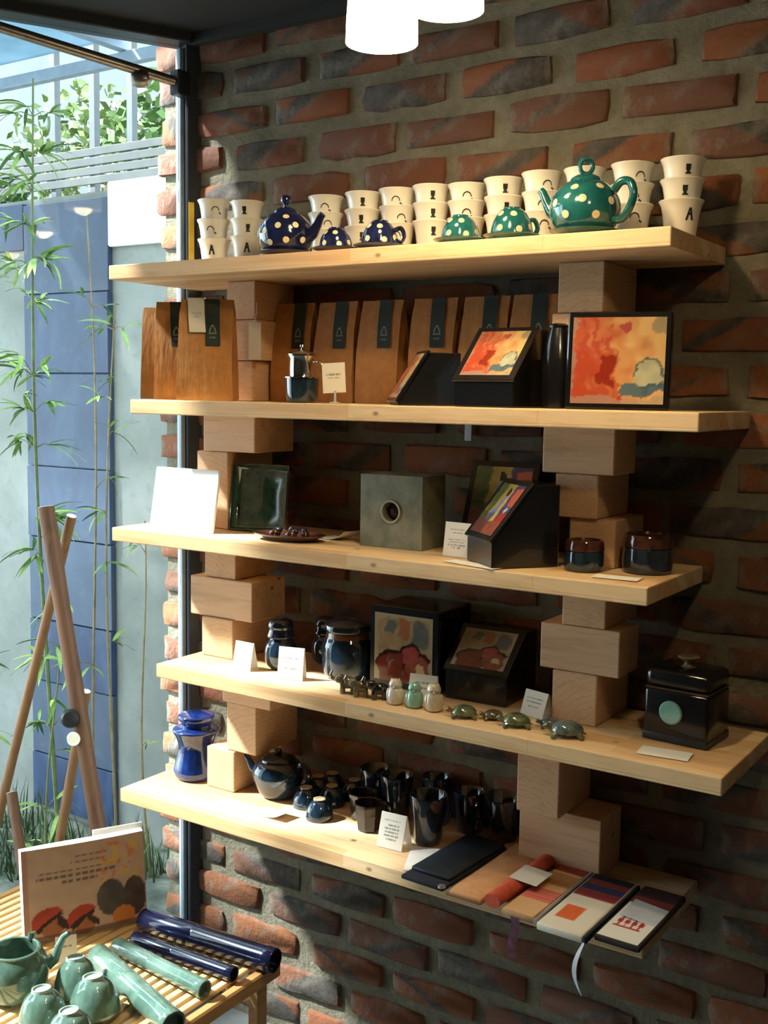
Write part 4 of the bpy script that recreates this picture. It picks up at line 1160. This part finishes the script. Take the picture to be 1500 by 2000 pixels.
def turtle(label, loc, rz, s, mat, mat2):
    t = thing('turtle_figurine', label, 'figurine', loc, rz, 'glazed turtles in a row on the turtle shelf')
    part('shell', MB().lathe(smoothprof([(.0265, .008), (.0285, .012), (.0250, .021), (.0150, .028), (0, .0305)], 20), 24, M=Matrix.Diagonal((s*1.12, s*.92, s, 1))), mat, t)
    part('underside', MB().lathe([(0, .004), (.020, .004), (.026, .009), (.0, .012)], 20, M=Matrix.Diagonal((s*1.1, s*.9, s, 1))), mat2, t)
    part('head', MB().tube([(-.024*s, 0, .011*s), (-.033*s, 0, .016*s), (-.040*s, 0, .019*s), (-.0455*s, 0, .017*s)], [.006*s, .0055*s, .0075*s, .004*s], 10), mat2, t)
    for sx in (-1, 1):
        for sy in (-1, 1):
            part('leg', MB().tube([(sx*.016*s, sy*.012*s, .010*s), (sx*.025*s, sy*.020*s, .006*s), (sx*.028*s, sy*.023*s, .0005)], [.0062*s, .0055*s, .005*s], 8), mat2, t)
    part('tail', MB().tube([(.028*s, 0, .009*s), (.037*s, 0, .005*s)], [.003*s, .001*s], 6), mat2, t)
M_TUR = glaze('olive_turtle_glaze', (.06, .085, .045), (.15, .18, .10), 60, .15)
M_TUR2 = glaze('brown_turtle_glaze', (.09, .075, .04), (.18, .16, .09), 60, .15)
M_TURB = glaze('blue_grey_turtle_glaze', (.06, .09, .09), (.15, .20, .20), 60, .12)
for (lb, x, y, a, s, m1, m2) in (('olive turtle figurine beside the cream owl', .940, -.270, 30, .80, M_TUR, M_TUR2), ('smallest brownish turtle figurine, second from the owls', .994, -.248, 35, .62, M_TUR2, M_TUR2),
        ('olive turtle figurine in the middle of five turtles', 1.052, -.262, 28, .85, M_TUR, M_TUR), ('small blue-grey turtle figurine beside the white price card', 1.108, -.228, 30, .62, M_TURB, M_TURB), ('largest turtle figurine with round blue-grey shell, beside the wood pillar', 1.158, -.262, 26, .98, M_TURB, M_TUR)):
    turtle(lb, (x, y, Z4), math.radians(a), s, m1, m2)
card('tilted cream price card standing behind the turtles', (1.048, -.190, Z4), math.radians(-14), .058, .052, math.radians(20), [(.72, .36, .03), (.55, .33, .025), (.38, .25, .025)], 27)
# tea caddy
t = thing('tea_caddy', 'square black tea caddy with round jade disc and small knob', 'caddy', (1.343, -.135, Z4), math.radians(-4))
part('caddy_body', MB().box(-.062, .062, -.055, .055, 0, .098, .007, 3), M_BLACK, t)
part('foot_band', MB().box(-.0635, .0635, -.0565, .0565, 0, .016, .004, 2), plain('dark_slate_band', (.02, .024, .026), .4), t)
part('seam_band', MB().box(-.0605, .0605, -.0535, .0535, .098, .1015), plain('bronze_seam', (.09, .06, .03), .35, .5), t, smooth=False, label='thin bronze line under the lid')
lo = part('lid', MB().box(-.062, .062, -.055, .055, .1015, .136, .012, 3), M_BLACK, t)
part('knob', MB().lathe(smoothprof([(.016, .135), (.010, .139), (.009, .146), (.0195, .153), (.018, .157), (0, .159)], 20), 24), plain('ochre_knob', (.20, .14, .06), .35, .2), lo, label='ochre mushroom-shaped knob')
part('jade_disc', MB().lathe([(0, 0), (.0215, 0), (.0225, .002), (.020, .0045), (0, .0055)], 28, M=T(-.008, -.0553, .058) @ Matrix.Rotation(PI/2, 4, 'X')), M_JADE, t, label='round pale jade disc')
flatpaper('white paper slip lying before the black tea caddy', (1.345, -.256, Z4), math.radians(6), .092, .05)

# ==================================================================  SHELF 5
Z5 = ZS[4]+.0006
t = thing('lidded_jar', 'waisted cobalt blue jar with flat lid at the shelf end by the glass', 'jar', (.112, -.150, Z5))
part('jar_body', MB().lathe(smoothprof([(.047, 0), (.055, .008), (.0565, .022), (.049, .055), (.045, .080), (.049, .100), (.0575, .117), (.058, .124), (.046, .130)], 36)+[(.036, .130), (0, .128)], 40), M_COBALT, t)
part('lid', MB().lathe(smoothprof([(.036, .1302), (.037, .138), (.043, .146), (.0455, .153), (.042, .160), (.02, .164), (0, .165)], 24), 40), M_COBALT, t)
# dark teapot
t = thing('teapot', 'dark blue-brown glazed teapot beside the cobalt jar and block', 'teapot', (.362, -.135, Z5))
pr = smoothprof([(.034, 0), (.045, .01), (.060, .04), (.062, .062), (.054, .080), (.044, .088)], 25)
part('body', MB().lathe([(0, 0)]+pr+[(.036, .088), (0, .084)], 36), M_BLUEBLK, t)
lo = part('lid', MB().lathe(smoothprof([(.043, .0885), (.040, .095), (.024, .101), (.006, .104), (0, .1045)], 16), 30), M_DARKGL, t)
part('knob', MB().ell((0, 0, .110), (.009, .009, .008)), M_DARKGL, lo)
part('spout', MB().tube([(-.050, -.002, .052), (-.066, -.003, .066), (-.076, -.003, .088), (-.084, -.003, .096)], [.013, .010, .0075, .0065], 12, M=Rz(math.radians(20))), M_BLUEBLK, t)
part('handle', MB().tube([(q*math.cos(.1), q*math.sin(.1), z) for q, z in smoothprof([(.050, .078), (.072, .088), (.086, .070), (.080, .042), (.058, .030)], 24)], .0058, 8), M_DARKGL, t)
flatpaper('white paper slip curling before the dark teapot', (.432, -.238, Z5), math.radians(-8), .085, .045, .014)
# upturned small cups with pale unglazed feet
def upcup(label, x, y, r, h):
    t = thing('upturned_teacup', label, 'cup', (x, y, Z5), 0, 'small dark upturned teacups on the lowest shelf')
    pr = smoothprof([(r, 0), (r*1.02, h*.15), (r*.92, h*.5), (r*.62, h*.82), (r*.46, h*.90)], 20)
    part('cup_body', MB().lathe(pr+[(r*.44, h*.97), (0, h*.97)], 28), M_BLUEBLK, t)
    part('foot_ring', MB().lathe([(r*.445, h*.965), (r*.445, h), (r*.36, h+.0006), (r*.30, h*.985), (0, h*.985)], 24), plain('raw_clay_foot', (.42, .30, .17), .8) if 'raw_clay_foot' not in bpy.data.materials else bpy.data.materials['raw_clay_foot'], t, label='pale unglazed foot')
for lb, x, y in (('dark upturned teacup with tan foot, foremost of the cluster', .528, -.192), ('dark upturned teacup with tan foot, nearest the dark teapot', .458, -.150), ('dark upturned teacup with tan foot, in the middle of the cluster', .500, -.105),
                 ('dark upturned teacup with tan foot, behind the one nearest the teapot', .435, -.072), ('dark upturned teacup with tan foot, against the wall at the mug side', .520, -.042), ('dark upturned teacup with tan foot, against the wall at the teapot side', .450, -.005-.03+.0)):
    upcup(lb, x, y, .0315, .046)
def mug(label, x, y, r0, r1, h, hd, mat=None, sqr=False):
    t = thing('glazed_mug', label, 'mug', (x, y, Z5), 0, 'dark glazed mugs on the lowest shelf')
    pr = [(r0*.9, 0), (r0, h*.04), (r0+(r1-r0)*.5, h*.5), (r1, h*.96), (r1*.985, h), (r1*.93, h*.985), (r0*.9, h*.08), (0, h*.06)]
    part('mug_body', MB().lathe([(0, 0)]+pr, 8 if sqr else 32, M=Rz(.3)), mat or M_DARKGL, t, angle=30 if sqr else 60)
    hp = smoothprof([(r1*.96, h*.80), (r1*1.35, h*.84), (r1*1.62, h*.6), (r1*1.45, h*.32), (r0*1.0, h*.24)], 20)
    part('handle', MB().tube([(q*math.cos(hd), q*math.sin(hd), z) for q, z in hp], .0052, 8), mat or M_DARKGL, t)
M_MUGB = glaze('dark_umber_glaze', (.015, .010, .008), (.045, .028, .02), 20, .14)
mug('small faceted dark mug in front of the teacup cluster', .655, -.180, .026, .033, .062, math.radians(60), M_MUGB, True)
mug('small faceted dark mug half hidden behind its twin', .606, -.135, .026, .033, .062, math.radians(120), M_MUGB, True)
mug('tall tapered dark mug behind the tent card', .800, -.165, .030, .041, .108, math.radians(75))
mug('tall dark mug second from the brick wall, behind the faceted mugs', .668, -.085, .029, .038, .102, math.radians(-60))
mug('tall dark mug in shadow against the brick wall behind the teacups', .595, -.060, .030, .039, .096, math.radians(100))
mug('tall dark mug against the brick wall behind the tall tapered mug', .752, -.050, .028, .034, .106, math.radians(110))
mug('wide dark mug in shadow between tall tapered mug and wood pillar', .922, -.050, .034, .042, .095, math.radians(-15))
mug('wide dark mug against the brick wall nearest the wood pillar', .840, -.055, .030, .036, .092, math.radians(-40))
card('white tent card with printed lines before the tall tapered mug', (.752, -.245, Z5), math.radians(4), .062, .074, math.radians(18), [(.80, .34, .02), (.66, .28, .018), (.56, .30, .018), (.46, .28, .018), (.36, .30, .018), (.26, .2, .018)], 31)

# ---- cloth goods lying over the front edge
def pad(b, x0, x1, y0, y1, z0, z1, bev=.003): return b.box(x0, x1, y0, y1, z0, z1, bev, 2)
def clothtop(name, x0, x1, y0, y1, z, fn, parent, nx=24, ny=60):
    surf = lambda u, v: Vector((x0+(x1-x0)*u, y0+(y1-y0)*v, z))
    return printgrid(name, 1, 1, nx, ny, fn, parent, surf=surf, mat=M_CLOTHP)
M_INDIGO = plain('indigo_leather', (.018, .028, .042), .45, 0, .4, .3, 60, bump=.3)
M_NAVYCL = plain('navy_cloth', (.02, .024, .04), .8, 0, .3, .2, 60)
t = thing('travel_wallet', 'folded indigo wallet laid over the shelf edge', 'wallet', (.908, -.205, Z5), math.radians(-3))
part('back_cover', pad(MB(), -.050, .050, -.150, .100, 0, .009, .003), M_NAVYCL, t)
part('front_flap', pad(MB(), -.046, .046, -.120, .100, .0095, .018, .004), M_INDIGO, t)
part('button', MB().lathe([(0, 0), (.008, 0), (.008, .004), (0, .005)], 16, M=T(.046, -.147, .008)), plain('silver_button', (.75, .76, .78), .25, .8), t, label='small silver end button')
flatpaper('white paper sheet tucked beside the indigo wallet', (.838, -.252, Z5), math.radians(24), .06, .12)
t = thing('folded_cloth', 'folded plain apricot cloth beside the indigo wallet', 'cloth', (1.002, -.225, Z5), math.radians(-1))
part('fold', pad(MB(), -.036, .036, -.135, .150, 0, .010, .004), plain('apricot_cloth', (.66, .36, .18), .9, 0, .2, .1, 60), t)
part('fold_under', pad(MB(), -.040, .038, -.140, .150, -.0, .004, .002), plain('brown_cloth', (.20, .09, .04), .9), t)
t = thing('rolled_cloth', 'rolled coral red cloth with a white tag', 'cloth', (1.064, -.225, Z5), math.radians(-2))
part('roll', MB().tube([(0, -.135, .014), (.002, -.05, .014), (0, .05, .014), (0, .12, .014)], [.0135, .014, .0135, .013], 16, flat=1.25), plain('coral_cloth', (.55, .10, .055), .85, 0, .2, .15, 50), t)
part('tag', MB().box(-.010, .050, -.055, .015, .0295, .0303, M=Matrix.Rotation(.05, 4, 'Y')), M_CARD, t, smooth=False, label='white paper tag')
def pat_cloth(u, v):
    if v > .80: return L3(170, 60, 36) if nz(u*12, v*30) > .35 else L3(120, 40, 26)
    if .56 < v < .78: return mixc(L3(178, 120, 70), L3(196, 150, 96), nz(u*10, v*20))
    if .26 < v < .46: return L3(206, 98, 88) if int(v*50) % 2 else L3(222, 130, 110)
    return mixc(L3(226, 186, 140), L3(210, 165, 118), nz(u*20, v*30))
t = thing('patterned_purse', 'flat woven purse with cream, rose and orange bands', 'purse', (1.124, -.235, Z5), math.radians(-2))
part('purse_body', pad(MB(), -.034, .034, -.140, .130, 0, .012, .004), plain('tan_canvas', (.45, .28, .14), .9), t)
clothtop('woven_front', -.031, .031, -.136, .126, .0124, pat_cloth, t)
part('edge_binding', MB().tube([(.0365, -.14, .008), (.0365, 0, .012), (.0365, .13, .012)], .003, 8), plain('grey_binding', (.35, .34, .34), .7), t)
rb = MB(); bm = rb.bm; prev = None
for i in range(15):
    q = i/14; y = -.140 - .006*math.sin(q*PI*.5); z = .004-.075*q; x = -.004+.004*math.sin(q*6)
    row_ = [bm.verts.new((x-.009, y, z)), bm.verts.new((x+.009, y-.001, z))]
    if prev: bm.faces.new((prev[0], prev[1], row_[1], row_[0]))
    prev = row_
part('hanging_ribbon', rb, plain('maroon_ribbon', (.10, .03, .05), .8, vary=.6, nscale=80), t, label='dark maroon ribbon hanging down')
def pat_book(u, v):
    if v > .90: return L3(26, 24, 36)
    if v > .80: return L3(150, 66, 38) if int(v*120) % 2 else L3(120, 50, 34)
    if v > .70: return L3(40, 52, 88)
    if v > .58: return L3(168, 62, 58) if int(v*130) % 2 else L3(140, 48, 50)
    if .16 < v < .40 and .16 < u < .60: return mixc(L3(226, 112, 50), L3(212, 92, 40), nz(u*12, v*12))
    return L3(232, 226, 208)
t = thing('notebook', 'cream cloth notebook with orange square and striped end', 'notebook', (1.213, -.245, Z5), math.radians(-1))
part('cover', pad(MB(), -.045, .045, -.145, .115, 0, .014, .003), plain('cream_canvas', (.78, .74, .62), .9), t)
clothtop('printed_cover', -.042, .042, -.141, .112, .0144, pat_book, t)
part('spine', pad(MB(), .0455, .052, -.145, .115, 0, .013, .002), M_NAVYCL, t)
rb = MB(); bm = rb.bm; prev = None
for i in range(17):
    q = i/16; y = -.146 - .010*math.sin(q*PI); z = .004-.100*q; x = .049-.012*math.sin(q*PI)
    wv = .0045*math.sin(PI*(.15+.8*q))
    row_ = [bm.verts.new((x-wv, y, z)), bm.verts.new((x+wv, y-.001, z))]
    if prev: bm.faces.new((prev[0], prev[1], row_[1], row_[0]))
    prev = row_
part('hanging_ribbon', rb, plain('white_ribbon', (.72, .80, .88), .6), t, label='pale blue-white ribbon hanging down')
def pat_wallet(u, v):
    if v > .80: return L3(40, 22, 22) if int(v*90) % 2 else L3(60, 30, 26)
    if v > .66: return L3(128, 50, 40) if int(v*110) % 2 else L3(96, 38, 34)
    if .20 < v < .42 and .12 < u < .80:
        m = (u-.12)/.68*4 % 1
        w_ = (v-.20)/.22
        if v < .235 or v > .40 or abs(m-.5) < .12 or (abs(m-.5) < .36 and abs(w_-.5) < .14): return L3(178, 44, 40)
    return L3(234, 232, 222)
t = thing('coin_pouch', 'white cloth pouch with red motif, dark red band and white tag', 'pouch', (1.312, -.236, Z5), math.radians(-1))
part('pouch_body', pad(MB(), -.043, .043, -.132, .112, 0, .013, .005), plain('dark_canvas', (.03, .022, .022), .9), t)
clothtop('printed_front', -.038, .038, -.128, .109, .0134, pat_wallet, t, 40, 80)
part('tag', MB().box(-.030, .036, -.045, .030, .0165, .0172, M=Matrix.Rotation(.10, 4, 'Y')), plain('pale_blue_tag', (.66, .74, .80), .7), t, smooth=False, label='pale paper tag')

# ==================================================================  SLATTED TABLE WITH GREEN WARE
M_SLAT = mk_pine('bamboo_slat', (.72, .50, .24), (.52, .32, .13), (1, 1, 1), strip=False, axis='Y', knots=False)
M_RAIL = mk_pine('bamboo_rail', (.46, .24, .08), (.30, .14, .05), (1, 1, 1), strip=False, axis='Y', knots=False)
TZ = .42
tb = thing('slatted_table', 'low bamboo table with slatted top beneath the green ware', 'table', (.18, -.66, 0))
x0, x1, y0, y1 = -.22, .53, -1.02, -.345
sl_me = MB().box(-.0095, .0095, (y0-y1)/2+.012, (y1-y0)/2-.012, -.010, 0, .0025, 1).mesh('slat', M_SLAT, False)
n = int((x1-x0-.03)/.0265)
for i in range(n):
    link('slat', sl_me, tb, (x0+.027+i*.0265-.18, (y0+y1)/2+.66, TZ))
for x in (x0, x1):
    part('side_rail', MB().box(x-.012-.18, x+.012-.18, y0+.66, y1+.66, TZ-.034, TZ-.001, .004), M_RAIL, tb, smooth=False)
for y in (y0, y1):
    part('end_rail', MB().box(x0-.18, x1-.18, y-.010+.66, y+.010+.66, TZ-.036, TZ-.011, .003), M_RAIL, tb, smooth=False)
for y in (-.9, -.68, -.46):
    part('cross_bar', MB().box(x0-.18, x1-.18, y-.012+.66, y+.012+.66, TZ-.030, TZ-.0105, .002), M_RAIL, tb, smooth=False)
for x in (x0+.03, x1-.03):
    for y in (y0+.03, y1-.03):
        part('leg', MB().box(x-.016-.18, x+.016-.18, y-.016+.66, y+.016+.66, 0, TZ-.034, .004), M_RAIL, tb, smooth=False)
def tubevase(label, a, b, r, mat, collar=True):
    a = Vector((*a, TZ+r+.001)); b = Vector((*b, TZ+r+.001)); d = b-a; L = d.length
    t = thing('tube_vase', label, 'vase', a, math.atan2(d.y, d.x), 'glazed tube vases on the slatted table')
    Mx = Matrix.Rotation(PI/2, 4, 'Y')
    part('tube_body', MB().lathe([(0, 0), (r*.9, 0), (r*.97, .004), (r*.97, L*.40), (r*.955, L*.405), (r*.955, L*.42), (r*.97, L*.425), (r*.97, L*.93), (r*.985, L*.94)], 28, M=Mx), mat, t, angle=60)
    part('rim', MB().lathe([(r*1.0, L*.94), (r*1.0, L*.995), (r*.96, L), (r*.80, L), (r*.78, L*.96), (0, L*.96)], 28, M=Mx), mat, t, angle=60)
M_TUBEN = glaze('midnight_glaze', (.003, .004, .016), (.006, .009, .032))
tubevase('longest navy tube vase lying at the wall side of the table', (.196, -.418), (.562, -.392), .0265, M_TUBEN)
tubevase('thinner navy tube vase lying between long navy and green ones', (.230, -.481), (.515, -.470), .0165, M_TUBEN)
tubevase('thin celadon green tube vase beside the navy tubes', (.225, -.527), (.508, -.552), .0190, M_CELADON)
tubevase('thick celadon green tube vase lying aslant across the slats', (.235, -.592), (.555, -.690), .0265, M_CELADON)
# upturned celadon bowls
def bowl(label, loc, r, h, tilt):
    t = thing('upturned_bowl', label, 'bowl', loc, 0, 'celadon bowls upturned on the table', rot=tilt)
    pr = smoothprof([(r, 0), (r*1.0, h*.12), (r*.92, h*.45), (r*.70, h*.76), (r*.42, h*.92)], 24)
    part('bowl_body', MB().lathe(pr+[(r*.40, h*.93), (0, h*.93)], 36), M_CELADON, t)
    part('foot_ring', MB().lathe([(r*.42, h*.92), (r*.40, h), (r*.34, h), (r*.32, h*.95), (0, h*.95)], 30), plain('pale_celadon', (.30, .40, .34), .25, coat=.4) if 'pale_celadon' not in bpy.data.materials else bpy.data.materials['pale_celadon'], t)
bowl('celadon bowl upturned next to the thick green tube', (.372, -.722, TZ+.006), .050, .074, (math.radians(-3), math.radians(-8), 0))
bowl('celadon bowl upturned between the green teapot and the thick tube', (.283, -.690, TZ+.006), .046, .072, (math.radians(-4), math.radians(-8), 0))
bowl('celadon bowl upturned in front of the green teapot', (.318, -.805, TZ+.006), .046, .070, (math.radians(-2), math.radians(-6), 0))
bowl('celadon bowl upturned at the outer corner of the bowl group', (.415, -.820, TZ+.006), .046, .066, (0, math.radians(-5), 0))
t = thing('teapot', 'celadon green teapot without lid on the slatted table', 'teapot', (.185, -.765, TZ+.001))
pr = smoothprof([(.040, 0), (.056, .012), (.068, .045), (.064, .075), (.052, .094), (.050, .099)], 24)
part('body', MB().lathe([(0, 0)]+pr+[(.044, .099), (.044, .090), (.055, .06), (.04, .012), (0, .008)], 40), M_CELADON, t)
part('rim_ledge', MB().lathe([(.050, .0985), (.0505, .102), (.047, .104), (.044, .102), (.044, .098)], 36), M_CELADON, t)
part('spout', MB().tube([(.058, 0, .055), (.078, 0, .068), (.086, 0, .092), (.096, 0, .112), (.106, 0, .118)], [.014, .011, .0085, .0068, .0060], 12, M=Rz(math.radians(52))), M_CELADON, t)
part('lug', MB().tube([(.050, 0, .096), (.056, 0, .110), (.046, 0, .112), (.044, 0, .100)], .0045, 8, M=Rz(math.radians(100))), M_CELADON, t)
part('handle', MB().tube([(q*math.cos(3.9), q*math.sin(3.9), z) for q, z in smoothprof([(.060, .085), (.085, .092), (.098, .065), (.085, .035), (.062, .028)], 20)], .006, 8), M_CELADON, t)
# standing brochure
def brochure(u, v):
    n = nz(u*9, v*9, 3)
    c = mixc(L3(196, 168, 150), L3(176, 150, 138), n)
    for (lv, u0, u1) in ((.86, .40, .70), (.80, .38, .66), (.72, .12, .80), (.66, .10, .74), (.60, .30, .60)):
        if abs(v-lv) < .012 and u0 < u < u1 and int(u*70) % 4: c = L3(110, 90, 84)
    if .62 < u < .95 and .50 < v < .95 and nz(u*14, v*10, 8) > .52: c = mixc(c, L3(206, 110, 70) if nz(u*10, v*6, 4) > .5 else L3(205, 170, 80), .75)
    wu, wv = u+(nz(u*7, v*7, 61)-.5)*.06, v+(nz(u*7, v*7, 67)-.5)*.06
    for (cx, cy) in ((.20, .18), (.46, .15)):
        dx, dy = (wu-cx)*W_/H_, wv-cy
        px, py = dx*.87+dy*.5, -dx*.5+dy*.87
        if math.hypot(px/.14, (py+.02)/.13) < 1: c = mixc(L3(170, 104, 70), L3(146, 88, 62), n)
        if py > .035 and math.hypot(px/.19, py/.17) < 1: c = mixc(L3(182, 66, 44), L3(150, 46, 34), n)
        if .0 < py < .04 and abs(px) < .17: c = L3(42, 28, 24)
        if math.hypot((px-.10)/.035, (py+.07)/.09) < 1: c = L3(52, 34, 28)
    if math.hypot((u-.70)/.12, (v-.34)/.20) < 1: c = mixc(L3(62, 60, 66), L3(92, 86, 86), n)
    if math.hypot((u-.90)/.10, (v-.30)/.22) < 1: c = mixc(L3(50, 44, 52), L3(90, 76, 70), n)
    if math.hypot((u-.80)/.10, (v-.12)/.10) < 1: c = L3(196, 120, 60)
    if v < .06: c = mixc(c, L3(60, 36, 28), .7)
    if u < .04: c = mixc(c, L3(150, 60, 50), .4)
    return c
pa, pb = Vector((.040, -.625, 0)), Vector((.172, -.382, 0)); dv = pb-pa
t = thing('picture_brochure', 'standing pale brochure printed with red hats, propped on the slatted table', 'brochure', (*((pa+pb)/2)[:2], TZ+.0068), math.atan2(dv.y, dv.x))
W_ = dv.length; H_ = .205
MT = Matrix.Rotation(math.radians(-9), 4, 'X')
def surf(u, v): return MT @ Vector(((u-.5)*W_, -.010*math.sin(u*PI), v*(H_+.0*u)))
printgrid('printed_cover', W_, H_, 80, 64, brochure, t, surf=surf)
b = MB(); bm = b.bm; n = 12; rows = []
for i in range(n+1):
    u = i/n; x = (u-.5)*W_; yf = -.010*math.sin(u*PI)+.0008; yb = yf+.030+.008*math.sin(u*PI*1.5)
    rows.append([bm.verts.new(MT @ Vector(q)) for q in ((x, yf, 0), (x, yf, H_-.0008), (x, yb, H_-.0008+.004*u), (x, yb, 0))])
for A, B in zip(rows, rows[1:]):
    for k in range(4): bm.faces.new((A[k], A[(k+1) % 4], B[(k+1) % 4], B[k]))
bm.faces.new(rows[0]); bm.faces.new(rows[-1][::-1])
part('page_block', b, plain('white_pages', (.88, .88, .86), .8, vary=.03), t, label='thick block of white pages', angle=30)
part('loose_page', MB().box(.03, W_/2+.008, .036, .040, 0, H_+.012, M=MT), M_CARD, t, smooth=False)
card('small cream card leaning on the brochure', (.165, -.615, TZ+.001), math.radians(55), .045, .055, math.radians(16), [(.6, .3, .03)], 41, legs=False)
